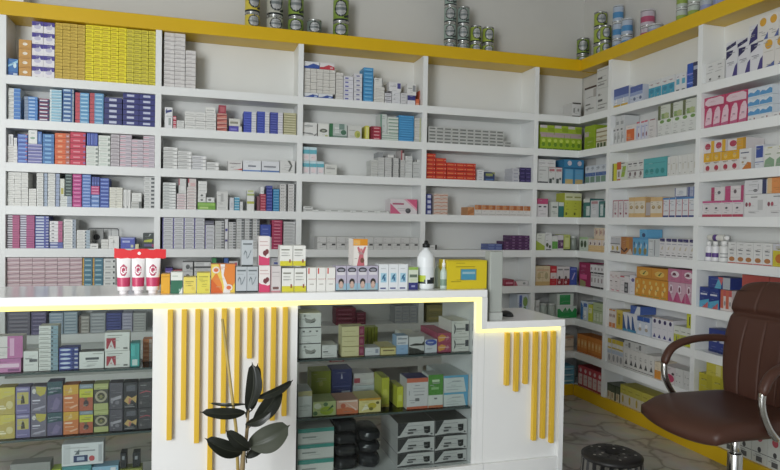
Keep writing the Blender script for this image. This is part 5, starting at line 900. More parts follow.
two = [
 (-3,15, S('b4a04c','P 0 .55 1 .75 1 1 0 1 c8b84c;E .7 .35 .2 .15 d0c088;R .1 .2 .5 .26 ece0b8;R .1 .3 .4 .34 e0d4a8'), 'olive-gold carton'),
 (15.4,30.2, S('6c6490','R .1 .35 .9 .8 b8ac5c;P .35 .38 .65 .38 .6 .6 .5 .74 .4 .6 3c3428;R .08 .85 .92 .96 8c84b0;T CAREX .5 .9 .06 .7 dcd8e4;R .1 .1 .8 .15 8c84ac'), 'lilac carton with ochre picture square'),
 (30.6,46.6, S('6a6474','P .3 1 1 .95 .9 .7 .6 .62 .35 .75 b4a844;E .2 .82 .12 .1 d0ccc4;R .1 .45 .6 .5 d8d4e0;R .1 .35 .45 .38 b4b0c0;P .1 .1 .9 .2 .95 .28 .2 .18 a4a0b0'), 'grey-violet carton with yellow swoosh'),
 (47,62.6, S('5c5474','R 0 .6 1 1 2f4a50;P 0 .6 1 .6 1 .7 .5 .58 0 .55 2f4a50;T LAMOX .5 .78 .07 .85 c8d4d4;P .3 .05 .7 .1 .9 .35 .6 .5 .4 .3 74688c;R .1 .64 .4 .67 8ca4a4'), 'dark teal over violet carton'),
 (63,78.7, S('c8703c','P 0 .6 1 .65 1 1 0 1 cc9c34;P .3 .7 .5 .95 .6 .72 dcc074;R .08 .48 .6 .54 f0d4bc;R .1 .32 .7 .36 e0ac88;P .5 .1 .95 .2 .95 .26 .4 .16 e0b090'), 'orange carton with golden top'),
 (79.2,93.2, S('6c5c3c','R 0 .5 1 .82 c4c43c;R 0 .84 1 1 7c8c98;P 0 0 1 0 1 .5 .6 .5 .5 .3 .3 .5 0 .5 a8543c;E .5 .28 .2 .12 3a2c30;R .15 .6 .8 .65 98982c;T CAREX .5 .91 .07 .8 c4ccd0'), 'yellow-labelled carton with fruit picture'),
 (93.6,108.6, S('a8ac6c','R 0 .25 1 .78 3c3a34;E .5 .52 .42 .22 a49c84;E .5 .52 .26 .14 3c382c;E .5 .52 .1 .06 8c8450;R .1 .88 .9 .9 c4c88c'), 'pale green carton with dark flower square'),
 (109,122.8, S('4c4850','P .1 .3 .9 .4 .9 .52 .1 .42 a4a0a8;E .2 .3 .1 .08 8c8890;E .6 .25 .16 .08 78747c;R .5 .62 .9 .65 6c6870'), 'charcoal carton with silver strokes'),
 (123.2,137.8, S('26262a','R .2 .66 .85 .88 54545c;P .05 .3 .4 .15 .6 .35 .9 .2 .95 .5 .6 .4 .3 .5 c0a060;P .35 .2 .5 .2 .55 .38 .4 .4 b4685c;R .1 .06 .8 .09 8c8c8c'), 'black carton with orange-skinned pattern'),
 (138.2,152, S('3c3a3c','P .1 .55 .6 .62 .95 .58 .95 .61 .6 .66 .1 .58 b04c58;R .15 .85 .6 .88 8c8c8c;E .2 .2 .1 .06 6c6868'), 'black-grey carton with thin red line')]
for u0, u1, st, d in two:
    tp_ = vt_(ZG2, u0, u1, 414.7-max(u0, 0)*.05, st, 'lower '+d, LM, 'display_carton', lim=LL)
    vt_(ZG2, u0, u1, (387.4 if u0 != 47 else 383.5)-max(u0, 0)*.043, st, 'upper '+d, LM, 'display_carton', z0='top', lim=LL)
for u0, u1, vt, st, d in ((10,50.5,456,S('8c8c88','R .1 .5 .9 .6 6c6c6a'),'dull grey carton'), (51,61.5,462,S('a4b83c','R .1 .6 .9 .9 c8d078'),'lime carton'), (62,91.5,459,S('4c8c90','R .1 .7 .9 .9 6cacac'),'teal flat carton'), (92,118.5,459,S('8cb8d0','E .3 .8 .2 .1 d08c8c;R .7 .8 .9 .95 e0e0e4'),'pale blue carton'), (119,142,461.5,S('7c8034','R .1 .7 .9 .95 9c9c4c'),'olive carton')):
    vt_(ZB, u0, u1, vt+7, st, d, LB, 'display_carton', lim=LL, vm=466)
vt_(ZB, 61.5,103.5, 443, S('dcdedf','R .03 .08 .2 .95 c8cacc;R .28 .15 .62 .45 2c3860;R .36 .22 .54 .38 a8b4c8;E .72 .28 .07 .13 c04c50;R .3 .62 .8 .68 8c9096;P .3 .5 .42 .5 .42 .75 5c6468;R .88 .1 .96 .9 b4b8bc'), 'white glucose meter carton lying on the flat cartons', LB, 'display_carton', z0='top', sb=.065, dep=.06, lim=LL, vm=455)
for u0, u1, d in ((120,126.5,'left'), (132.5,140,'right')):
    vt_(ZB, u0, u1, 453, S('1d1e20','R .3 .55 .7 .8 8c9094'), f'{d} black clip box on the olive carton', LB, 'clip_box', z0='top', sb=.07, dep=.05, lim=LL, vm=458)
# ================================================================== right showcase
def rv(z, u0, u1, vt, st, d, loc, nc=1, nr=1, **k): k.setdefault('lim', RLm); return vt_(z, u0, u1, vt, st, d, loc, k.pop('name', 'display_carton'), nc, nr, **k)
HND = 'P .3 .35 .55 .3 .78 .5 .7 .65 .55 .55 .4 .6 .25 .72 8c8c86;P .5 .3 .7 .35 .75 .48 .6 .42 5c5c58;R .2 .75 .3 .9 8c8c88'
for k, (v, d, dd) in enumerate(((344, 'lowest', HND), (328, 'middle', 'R .15 .75 .25 .85 6c6c6a;R .45 .75 .55 .85 6c6c6a;R .75 .75 .85 .85 6c6c6a;R .1 .5 .8 .54 a8a8a2'), (312.8, 'uppermost', HND))):
    rv(ZG1, 299,321.3, v, S('dedfd9', dd+';R 0 0 1 .05 3c3c3c'), d+' white carton of the pile with grey prints', RU, z0=ZG1 if k == 0 else 'top', sb=.055)
rv(ZG1, 321.8,337, 345, S('dadad6','R .08 .42 .4 .52 4c4c4c;R .1 .15 .8 .2 a8a8a4'), 'short white carton with dark word', RU, dep=.1)
rv(ZG1, 342,364.5, 326.3, S('d6cd98','R .76 0 1 1 7c2440;R .1 .5 .6 .55 a89c6c;R 0 0 1 .05 a89c60;R .8 .3 .95 .7 944c60'), 'cream cartons with maroon side', RU, nr=3, dep=.07)
rv(ZG1, 365,380, 347.5, S('d2d4d6','R .7 .3 .9 .8 8c90a0;R .1 .5 .5 .55 a8a8ac'), 'white carton next to cream cartons', RU, dep=.08)
rv(ZG1, 380.5,396, 346.5, S('d6c884','R .15 .45 .9 .62 6c5c38;R 0 .85 1 1 8c7c3c'), 'sandy yellow low carton', RU)
rv(ZG1, 365,378, 327, S('8c9430','R .35 0 .5 1 5c6020'), 'olive upright boxes behind', RU, sb=.26, dep=.06, nc=2)
rv(ZG1, 396.4,408.3, 335.5, S('8fb0d4','R 0 .5 1 1 d4d6da;R .1 .8 .9 .86 6c7078;R .1 .58 .8 .63 8c9098'), 'carton with white top and light blue foot', RU, nr=1, dep=.06)
rv(ZG1, 408.8,424.3, 345.5, S('c8c8c4','P 0 0 1 0 1 .3 .8 .35 .6 .6 .2 .75 0 .9 34342f'), 'lower white carton with black wave', RU, dep=.2)
rv(ZG1, 408.8,424.3, 336.5, S('cfcfca','P 0 0 1 0 1 .5 .85 .2 .4 .25 .1 .1 34342f'), 'upper white carton with black wave', RU, z0='top', dep=.2)
rv(ZG1, 424.8,437, 339.3, S('d2d6dc','E .5 .78 .48 .24 3c50a4;R .15 .3 .6 .36 9ca0a8;R .2 .75 .7 .82 c4cce4'), 'white carton with blue oval top', RU, dep=.2)
rv(ZG1, 437.4,451.3, 343, S('a4445c','P .1 .1 .5 .3 .6 .7 .3 .9 0 .6 d8943c;P .6 .2 .9 .5 .7 .8 b86c8c;R .1 .5 .8 .6 e0b8a0'), 'lower orange and plum carton', RU, dep=.22)
rv(ZG1, 437.4,451.3, 332.8, S('a4445c','P .1 .1 .5 .3 .6 .7 .3 .9 0 .6 d8943c;P .6 .2 .9 .5 .7 .8 b86c8c;R .1 .5 .8 .6 e0b8a0'), 'upper orange and plum carton', RU, z0='top', dep=.22)
for k, (v, d) in enumerate(((337, 'lower'), (320.6, 'upper'))):
    rv(ZG1, 451.8,470.8, v, S('dcdad2','R .78 .35 .98 .8 3c3c40;R .25 .44 .75 .56 8c8c88;P .1 .15 .2 .3 .23 .5 .2 .7 .1 .85 .15 .5 5c5c5c'), d+' white carton with curved bracket print', RU, z0=ZG1 if k == 0 else 'top', dep=.16)
rv(ZG2, 298,312.3, 391, S('d4d8d4','R 0 .8 1 1 b8b078;R .1 .4 .9 .44 a8b0a8;R .1 .25 .7 .28 b0b4b0'), 'pale carton with straw-coloured top', RM)
rv(ZG2, 312.8,336, 401.3, S('b4c07c','E .2 .7 .16 .2 dce0c4;E .6 .35 .3 .3 9cb428;P .6 .3 .9 .6 .85 .75 .7 .5 3c5c34;E .1 .2 .1 .15 4c7040;E .55 .8 .1 .14 4c6c44'), 'lime floral tea carton', RM)
rv(ZG2, 336.4,358.3, 400, S('d0a088','P 0 0 1 0 1 .25 .5 .5 0 .4 c8663c;E .3 .6 .12 .18 b8583c;R .1 .88 .95 .95 e0d8cc;P .4 .9 .9 .2 .95 .3 e0c4b4'), 'peach floral tea carton', RM)
rv(ZG2, 358.8,381, 398, S('d6c880','R 0 .85 1 1 c08c24;P .1 .1 .5 .3 .3 .6 e8e4c4;E .6 .45 .2 .22 b8a824;E .85 .65 .08 .1 5c5420;E .55 .25 .1 .12 6c6424'), 'yellow floral tea carton', RM)
rv(ZG2, 311,331, 371, S('8a9424','R .1 .1 .3 .14 5c5c34;E .5 .6 .12 .08 a8a84c'), 'large olive carton at the back', RM, sb=.25, dep=.1, vm=384)
rv(ZG2, 331.5,352, 369, S('2a2f62','R .5 .15 .92 .32 a8acbc;P .45 .7 .55 .7 .5 .9 b8bcd0;R .1 .45 .9 .48 4c5490'), 'large navy carton at the back', RM, sb=.25, dep=.1, vm=384)
rv(ZG2, 353,380, 385, S('c4ccd0','P .3 0 .9 0 1 .4 .6 .3 6c8cac;R .1 .7 .5 .8 d8dcdc'), 'pale carton at the back beside navy', RM, sb=.25, dep=.1, vm=392)
rv(ZG2, 354,374, 373, S('c8c4c4','R 0 .2 .3 .6 a84450;R .4 .2 1 .5 d0d0d0'), 'white and red carton on the pale one', RM, sb=.25, dep=.1, z0='top', vm=380)
rv(ZG2, 381.5,389.3, 377.5, S('a8ac28','R .2 .3 .8 .6 c0c048;R 0 0 1 .1 9c8c24'), 'tall chartreuse carton', RM, sb=.12, vm=392)
rv(ZG2, 397,403.4, 386.5, S('b8bc2c','R .2 .3 .8 .6 ccd058'), 'shorter chartreuse carton', RM, sb=.1, vm=396)
rv(ZG2, 404,428, 378, S('d6d4d4','R 0 .86 1 1 c86448;R 0 0 1 .08 c05c3c;R .1 .45 .14 .6 9c9c9c;R .4 .25 .6 .35 6c6c6c;R .3 .55 .85 .58 b0b0b0;R .3 .65 .85 .68 b0b0b0', 'c8c4c4', '34306c'), 'large white carton with red stripes and violet top', RM, dep=.1, vm=395)
rv(ZG2, 428.3,443.3, 374.5, S('d8dcd4','R 0 .38 1 1 4c8c34;R .25 .78 .75 .85 c8dcb8;R .2 .55 .7 .62 8cb878;R .4 .25 .6 .3 6c6c6c;R 0 0 1 .07 c06c44'), 'green and white upright carton', RM, dep=.08, vm=392)
for k, (v, d) in enumerate(((392, 'lower'), (375, 'upper'))):
    rv(ZG2, 443.8,470.5, v, S('d4dad8','R 0 .86 1 1 5ca8cc;P .8 1 1 1 1 0 .92 0 5ca4cc;R .1 .3 .75 .34 b0b8b8;P .15 .5 .4 .65 .8 .6 .8 .62 .4 .68 .15 .53 a4b0b4;R .1 .14 .6 .18 a4acac'), d+' white and sky-blue carton', RM, z0=ZG2 if k == 0 else 'top', dep=.22)
# floor of the right showcase
for k, (v, d) in enumerate(((459, 'lowest'), (444, 'middle'), (428, 'top'))):
    rv(ZB, 297.5,333.8, v, S('d6d8d2','R 0 .75 1 1 3c9488;R .12 .4 .5 .5 8c9490;R 0 0 1 .06 a4aaa4'), d+' white carton with teal upper band', RB, z0=ZB if k == 0 else 'top', dep=.2, vm=455)
MK = S('c6c6c4','P 0 .2 .05 .2 .28 1 0 1 2a2a2a;R 0 0 1 .03 2c2c2c;P 0 0 1 0 1 .04 .8 .14 .4 .17 0 .08 2e2e2e;R .28 .48 .5 .58 3c3c3c;R .26 .28 .42 .42 4a4a4a;P .72 .3 .8 .24 .88 .3 .88 .7 .7 .7 1f1f1f;R .24 .78 .7 .81 8c8c8c;E .92 .2 .03 .06 5c5c5c', 'b0b0ae', '55544f')
for c, (u0, u1, w_) in enumerate(((397.5,434.3,'left'), (434.8,470.3,'right'))):
    for k, (v, d) in enumerate(((453, 'lowest'), (438, 'middle'), (422, 'top'))):
        rv(ZB, u0, u1, v-c*2.5, MK, f'{d} face mask box in {w_} pile, black mask print', RB, z0=ZB if k == 0 else 'top', dep=.26, name='face_mask_box', vm=448)
def pouch(u0, u1, v, zlo, lb):
    x0, x1 = onY(u0, 450, YC+.06).x, onY(u1, 450, YC+.06).x; zhi = onY((u0+u1)/2, v, YC+.06).z
    zhi = max(zhi, zlo+.02)
    bm = bmesh.new(); bmesh.ops.create_uvsphere(bm, u_segments=24, v_segments=14, radius=1)
    for vv in bm.verts:
        p = vv.co; q = lambda t, e: math.copysign(abs(t)**e, t)
        wob = 1+.06*math.sin(7*p.x+3*p.y+v)+.05*math.sin(11*p.z+5*p.x+u0)
        vv.co = Vector(((x0+x1)/2+q(p.x, .55)*(x1-x0)/2*.97, YC+.06+.1+q(p.y, .5)*.1*wob*.92, (zlo+zhi)/2+q(p.z, .65)*(zhi-zlo)/2*(1 if p.z < 0 else .96)))
    m = MB(); m.bm(bm, mat('2b2c2e', .22), True); o = m.build('plastic_pouch'); tag(o, lb+' of black wrapped pouches beside the mask boxes', 'pouch', 'black plastic pouches in the right showcase'); return zhi
for u0, u1, side, tops in ((334.5,360,'left',(458.5,447,434.5,422)), (360.5,383,'right',(455,443.5,431.5))):
    z = ZB+.0005
    for k, v in enumerate(tops):
        z = pouch(u0, u1, v, z, ['bottom','second-from-bottom','third-from-bottom','top'][k if k < len(tops)-1 else 3]+' in '+side+' stack')+.0005
# ================================================================== seen through the glass: lower back shelves
for u0, u1, v, st, d, nr in ((3,30,312,S('6c6878','R .1 .3 .9 .6 8c8894'),'grey-violet boxes',6),(31,46,312,S('5c547c','R .1 .3 .9 .6 8880a4'),'dusky violet boxes',6),(49,63,313,S('9cb0c4','R .1 .3 .9 .6 c8d4e0'),'pale blue-grey boxes',7),(63.5,77.5,312,S('98acbc','R .1 .3 .9 .6 c4d0d8'),'grey-blue boxes',7),(78.5,89.5,316,S('a8a49c','R 0 0 .2 1 5c4c40;R .3 .3 .9 .6 d0ccc4'),'brown-edged boxes',5),(90,105.5,313,S('a4aab0','R .1 .3 .9 .6 c4c8cc'),'silver-grey boxes',6),(106,121.5,313,S('343c84','R .1 .3 .9 .6 4c58a4'),'navy stacked boxes',7),(122,132.5,313,S('a8a8c0','R .1 .3 .9 .6 c8c8dc'),'lilac boxes',6),(133,146,313,S('b0b2b0','R .1 .3 .9 .6 c8cac8'),'light grey stacked boxes',7)):
    bk('A', 7, u0, u1, v, st, d, 'tablet_box', nr=nr, vm=320)
bk('C', 7, 336,356,308, S('74283c','R .1 .4 .8 .6 9c5c6c;R 0 0 1 .1 581c2c'), 'maroon boxes', 'tablet_carton', nc=1, nr=4, vm=316)
bk('C', 7, 356.5,366,312.5, S('74283c','R .1 .4 .8 .6 9c5c6c;R 0 0 1 .1 581c2c'), 'shorter maroon boxes', 'tablet_carton', nr=3, vm=318)
bk('C', 7, 395,420,306, S('b4b8bc','R .1 .3 .8 .6 9a9ea4;R .94 0 1 1 8c9096'), 'silver-grey cartons', 'tablet_carton', nc=3, nr=5, vm=316)
bk('D', 7, 427,446,305, S('8c8450','R .1 .3 .9 .6 a89c5c'), 'olive-brown boxes', 'tablet_carton', nr=2, vm=312)
bk('D', 7, 447,462,309, S('4c4c54','R .1 .3 .9 .6 6c6c78'), 'dark slate boxes', 'tablet_carton', nr=2, vm=315)
bk('C', 8, 330,344,357, S('b44c54','R .1 .3 .9 .6 d0c4c4'), 'red-white boxes', 'tablet_carton', nr=2, vm=362)
bk('C', 9, 366,388,377, S('c03c54','R .4 0 1 1 d8d0d0'), 'red and white boxes', 'tablet_carton', nc=2, nr=2, vm=384)
# ================================================================== glass jars in the corner bay
def jar(u0, u1, vt, row, lb, Y, colr='aab4ac'):
    x0, x1 = onY(u0, vt+8, Y).x, onY(u1, vt+8, Y).x; r = (x1-x0)/2*.98; z0 = ZL[row]; H = onY((u0+u1)/2, vt, Y).z-z0
    t = empty('glass_jar', ((x0+x1)/2, Y+r, z0+.0003), lb, 'jar', 'jars in the corner bay')
    m = MB(); m.lathe([(r*.9, 0), (r, .005), (r, H*.78), (r*.86, H*.86)], lambda i, a: mat(colr, .15), 24); m.build('jar_body', t)
    m = MB(); m.lathe([(r*.9, 0), (r*.92, .002), (r*.92, H*.13), (r*.85, H*.14)], lambda i, a: mat('c4c8c4', .3), 24); m.build('lid', t, (0, 0, H*.86)); return t
jar(541,548.8,303.5, 7, 'left pale glass jar beside the crown-print carton', D+.03)
jar(549.3,557,303.5, 7, 'right pale glass jar beside the crown-print carton', D+.03)
jar(572,578.5,236, 5, 'grey lidded jar between lime carton and oval-print carton', D+.045, '8c938c')
# white bottles in the bay behind the chair
def wb(u0, u1, vt, body, lb, band=None):
    X = WX+.03; y0, y1 = onX(u0, vt+12, X).y, onX(u1, vt+12, X).y; r = abs(y1-y0)/2*.96; z0 = ZL[5]; H = onX((u0+u1)/2, vt, X).z-z0
    t = empty('pill_bottle', (X+r, (y0+y1)/2, z0+.0003), lb, 'bottle', 'bottles behind the chair', math.atan2(-(X+r), (y0+y1)/2))
    b = mat(body, .35); bd = mat(band or '9a9c9c', .4)
    m = MB(); N = 12
    m.lathe([(r*.95, 0), (r, .004)]+[(r, .004+H*.66*i/N) for i in range(1, N+1)]+[(r*.9, H*.74), (r*.55, H*.8)], lambda i, a: bd if (band and abs(a) < 1.1 and 4 <= i <= 7) or (not band and abs(a) < .9 and i in (4, 7)) else b, 28); m.build('bottle_body', t)
    m = MB(); m.lathe([(r*.62, 0), (r*.64, H*.16), (r*.56, H*.2)], lambda i, a: mat('e8e8e6', .4), 20); m.build('cap', t, (0, 0, H*.8)); return t
wb(703.5,709,241.5, 'e2e2e4', 'first white bottle with purple label square', '5c4484')
wb(709.5,715.6,241.5, 'e2e2e4', 'second white bottle with purple label square', '5c4484')
wb(716.2,724.3,241, 'dcdcda', 'wider white bottle with grey label lines')
X = WX+.045; pz = onX(712, 241, X).z; y0, y1 = onX(706, 237, X).y, onX(726, 237, X).y
t = empty('pill_bottle', (X+.02, (y0+y1)/2, ZL[5]+(onX(712, 241, WX+.03).z-ZL[5])+.0185), 'white bottle lying across the standing bottles', 'bottle', 'bottles behind the chair'); L_ = abs(y1-y0)
m = MB(); m.tube([(0, L_/2, 0), (0, L_*.42, 0), (0, -L_*.25, 0), (0, -L_*.3, 0)], [.015, .0175, .0175, .012], mat('d6d4cc', .35), 20); m.build('bottle_body', t)
m = MB(); m.tube([(0, -L_*.3, 0), (0, -L_*.5, 0)], .013, mat('e8e8e6', .4), 16); m.build('cap', t)
m = MB(); m.tube([(0, L_*.2, 0), (0, L_*.02, 0)], .0179, mat('5c4484', .4), 20); m.build('label_band', t)
# wire document rack behind small white boxes, fifth shelf
yR = D+.14; xr0, xr1 = onY(88, 240, yR).x, onY(118.7, 240, yR).x; zr0 = ZL[5]; zr1 = onY(105, 228.6, yR).z
t = empty('wire_rack', ((xr0+xr1)/2, yR, zr0+.0003), 'grey wire rack behind the small white boxes on fifth shelf', 'rack')
w2 = (xr1-xr0)/2; h2 = zr1-zr0; wm = mat('6c6e6e', .35, .6)
m = MB(); m.tube(smooth_path([(-w2, 0, .003), (-w2, 0, h2-.02), (-w2+.006, 0, h2-.004), (-w2+.02, 0, h2), (w2-.02, 0, h2), (w2-.006, 0, h2-.004), (w2, 0, h2-.02), (w2, 0, .003)], 5), .003, wm, 8); m.build('frame', t)
for k in range(1, 4):
    m = MB(); m.tube([(-w2+2*w2*k/4, 0, .003), (-w2+2*w2*k/4, 0, h2)], .0014, wm, 6); m.build('rod', t)
m = MB(); m.box(-w2+.01, w2*.02, .004, .006, .003, h2*.9, mat('a8aaa8', .6)); m.add([(-w2*.45+.02*math.cos(k*math.pi/7), .0035, h2*.55+.018*math.sin(k*math.pi/7)) for k in range(14)], [list(range(14))[::-1]], mat('2c2e2e', .5)); m.build('backing_card', t)
# ================================================================== brown office chair (faces -x)
BR = mat('4b3027', .42, 0, .06); CHROME = mat('c8c8c6', .14, 1.0); BLK = mat('1c1c1d', .4)
ch = empty('office_chair', (2.165, 2.15, 0), 'brown leather office chair with chrome arms facing the counter', 'chair', None, math.radians(-1))
def slab(nu, nv, pf, th, m, mb):
    """closed cushion: pf(u, v) -> (point, normal); th(u, v) thickness"""
    vs = []; fs = []
    for side in (1, -1):
        for i in range(nu+1):
            for j in range(nv+1):
                p, n = pf(i/nu, j/nv); vs.append(p+n*(th(i/nu, j/nv, side)*side))
    W = nv+1; K = (nu+1)*W
    for i in range(nu):
        for j in range(nv):
            a = i*W+j; fs.append((a, a+1, a+W+1, a+W)); fs.append((K+a, K+a+W, K+a+W+1, K+a+1))
    for i in range(nu):
        a = i*W; fs.append((a, a+W, K+a+W, K+a)); a = i*W+nv; fs.append((a+W, a, K+a, K+a+W))
    for j in range(nv):
        fs.append((j+1, j, K+j, K+j+1)); a = nu*W+j; fs.append((a, a+1, K+a+1, K+a))
    mb.add(vs, fs, m, True)
def edge(t, p=3.0): return max(0, 1-abs(2*t-1)**p)**.45
# seat: u front(-x) -> back, v from near(-y) to far(+y)
def seat_pf(u, v):
    x = -.3+.54*u; half = .243*(1-.2*max(0, .35-u)**1.5*2.2); y = (v-.5)*2*half
    x += .04*(2*v-1)**2*(1-u)            # rounded front
    z = .466-.035*max(0, .3-u)**2*9+.012*(2*v-1)**2+.018*u*0
    return Vector((x, y, z)), Vector((0, 0, 1))
m = MB(); slab(26, 22, seat_pf, lambda u, v, s: .017+(.028 if s > 0 else .03)*edge(u, 5)*edge(v, 5), BR, m); seat = m.build('seat', ch)
# backrest: u bottom -> top, v near -> far
def back_c(u):
    return Vector((.235+.02*math.sin(u*math.pi)*-1+.10*u+.05*max(0, u-.78), 0, .455+.565*u))
def back_pf(u, v):
    c = back_c(u); w = .212+.042*math.sin(min(1, u*1.45)*math.pi*.62)-.02*max(0, u-.55)/.45
    y = (v-.5)*2*w; x = c.x-.035*(2*v-1)**2*1.0
    t = (back_c(min(1, u+.02))-back_c(max(0, u-.02))).normalized()
    return Vector((x, y, c.z-.03*(abs(2*v-1)**4)*(u > .9))), Vector((-t.z, 0, t.x))
def back_th(u, v, s):
    b = .006+.036*edge(u, 7)*edge(v, 6)
    if s > 0:
        if u < .70:
            for g in (.2, .4, .6, .8):
                gg = .5+(g-.5)*(1-.18*(u-.3)); b -= .0045*math.exp(-((v-gg)/.008)**2)*min(1, (.70-u)*12)
        b -= .014*math.exp(-((u-.72)/.016)**2)
        if u > .74: b += .012*edge((u-.74)/.26, 4); b -= .004*(math.exp(-((v-.28)/.012)**2)+math.exp(-((v-.72)/.012)**2))
    return max(b, .003)
m = MB(); slab(64, 140, back_pf, back_th, BR, m); m.build('backrest', ch)
m = MB(); m.box(.16, .26, -.06, .06, .415, .432, BLK, .004); m.box(.25, .30, -.05, .05, .415, .62, BLK, .006); m.build('back_bracket', ch)
for sy, nm in ((1, 'far'), (-1, 'near')):
    y = sy*.262
    path = smooth_path([(.27, y*.86, .735), (.16, y, .742), (.04, y*1.02, .735), (-.055, y*1.03, .705), (-.098, y*1.03, .645), (-.098, y*1.02, .575), (-.06, y, .50), (.0, y*.93, .447), (.07, y*.6, .437), (.09, y*.3, .437)], 7)
    m = MB(); m.tube(path, .0135, CHROME, 12, 1.0)
    k = 33
    arm = m.build('armrest', ch)
    pad = path[2:k-2]; rr = [.014+.008*min(1, i/3, (len(pad)-1-i)/2) for i in range(len(pad))]
    m = MB(); m.tube([p+Vector((0, 0, .004)) for p in pad], rr, BR, 12, .78); m.build('arm_pad', arm)
m = MB(); m.box(-.10, .12, -.09, .09, .405, .426, BLK, .006); m.build('seat_plate', ch)
m = MB(); m.tube([(-.10, -.05, .372), (-.10, -.05, .405)], .024, BLK, 16); m.build('tilt_knob', ch)
m = MB(); m.lathe([(.018, .25), (.018, .405)], lambda i, a: CHROME, 24); m.lathe([(.029, .09), (.03, .10), (.03, .30), (.027, .305), (.019, .306)], lambda i, a: CHROME, 24); m.build('gas_column', ch).location = (.045, 0, 0)
b = MB()
for k in range(5):
    a = 2*math.pi*k/5+.63; ca, sa = math.cos(a), math.sin(a)
    b.tube([(ca*.03, sa*.03, .115), (ca*.16, sa*.16, .10), (ca*.29, sa*.29, .075)], [.024, .019, .014], CHROME, 10)
b.lathe([(.045, .085), (.045, .125), (.03, .13)], lambda i, a: CHROME, 20); base = b.build('star_base', ch); base.location = (.045, 0, 0)
for k in range(5):
    a = 2*math.pi*k/5+.63; ca, sa = math.cos(a), math.sin(a); c = MB()
    for o in (-.014, .014):
        p = Vector((ca*.29, sa*.29, .03)); n = Vector((-sa, ca, 0)); c.tube([p+n*(o-.008), p+n*(o+.008)], .0295, BLK, 16)
    c.tube([(ca*.29, sa*.29, .05), (ca*.29, sa*.29, .085)], .008, BLK, 8); c.build('caster', ch).location = (.045, 0, 0)
# ================================================================== black perforated stool
st_ = empty('plastic_stool', (1.728, 2.328, 0), 'round black perforated plastic stool with ribbed side on the floor', 'stool')
PB = mat('1c1b1b', .45)
R0, HT_ = .128, .285
m = MB(); n = 48
m.lathe([(.03, HT_-.02), (.032, HT_), (.105, HT_+.002), (.118, HT_-.004), (R0, HT_-.01), (R0, HT_-.02), (R0-.003, HT_-.024), (.031, HT_-.024), (.03, HT_-.02)], lambda i, a: PB, n)
hole = mat('a8a6a0', .6); rim = mat('0c0c0c', .5)
for ring, cnt, ph in ((.048, 8, 0), (.072, 12, .2), (.095, 16, .1)):
    for k in range(cnt):
        a = 2*math.pi*k/cnt+ph; cx, cy = ring*math.cos(a), ring*math.sin(a)
        m.add([(cx+.006*math.cos(t*math.pi/5), cy+.006*math.sin(t*math.pi/5), HT_+.0022-.0) for t in range(10)], [list(range(10))], hole if (k*7+cnt) % 3 == 0 else rim)
m.build('seat_top', st_)
m = MB(); n = 44; vs = []; fs = []
for z, r in ((0, .145), (HT_-.0245, R0-.002)):
    for k in range(n*2):
        a = math.pi*k/n; q = r-(.009 if k % 2 else 0); vs.append((q*math.cos(a), q*math.sin(a), z))
for k in range(n*2):
    k2 = (k+1) % (n*2); fs.append((k, k2, n*2+k2, n*2+k))
m.add(vs, fs, [PB if k % 4 < 2 else mat('595751', .5) for k in range(n*2)]); sk_ = m.build('ribbed_side', st_)
m = MB(); m.lathe([(.143, 0), (.15, .001), (.15, .014), (.143, .015)], lambda i, a: PB, 40); m.build('foot_ring', st_)
# ================================================================== rubber plant
PX, PY = .150, 2.22
pl = empty('rubber_plant', (PX, PY, 0), 'young rubber plant with dark leaves and bamboo stake before yellow slats', 'plant')
LEAF = mat('232620', .28, 0, .1); LEAFU = mat('3d4135', .4, 0, .08); STEM = mat('8c7a58', .6); GST = mat('3c3a2a', .5)
m = MB(); m.lathe([(.085, 0), (.09, .004), (.118, .235), (.126, .24), (.126, .262), (.112, .262), (.108, .24)], lambda i, a: mat('a85a3c', .7), 36); pot = m.build('pot', pl)
m = MB(); m.lathe([(.001, .236), (.06, .24), (.109, .236), (.109, .23)], lambda i, a: mat('3a2a20', .95), 24); m.build('soil', pl)
def pp(u, v, dy=0.0):
    p = onY(u, v, PY+dy); return Vector((p.x-PX, p.y-PY, p.z))
m = MB(); m.tube(smooth_path([(0.0, 0, .235), pp(242.5, 466), pp(243, 457), pp(246, 440), pp(247.5, 424), pp(248.5, 404), pp(249.5, 380)], 5), [.0085]*6+[.0078]*6+[.006]*9+[.0045]*10, STEM, 10); m.build('stem', pl)
m = MB(); m.tube([pp(240.5, 475, .02)*1.0-Vector((0, 0, .14)), pp(236, 428, .02), pp(222.3, 319, .02)], [.006, .0055, .0045], mat('b09a5c', .5), 10)
for t in (.35, .55, .75, .9):
    p = pp(240.5, 475, .02)-Vector((0, 0, .14)); q = pp(222.3, 319, .02); c_ = p.lerp(q, t)
m.build('bamboo_stake', pl)
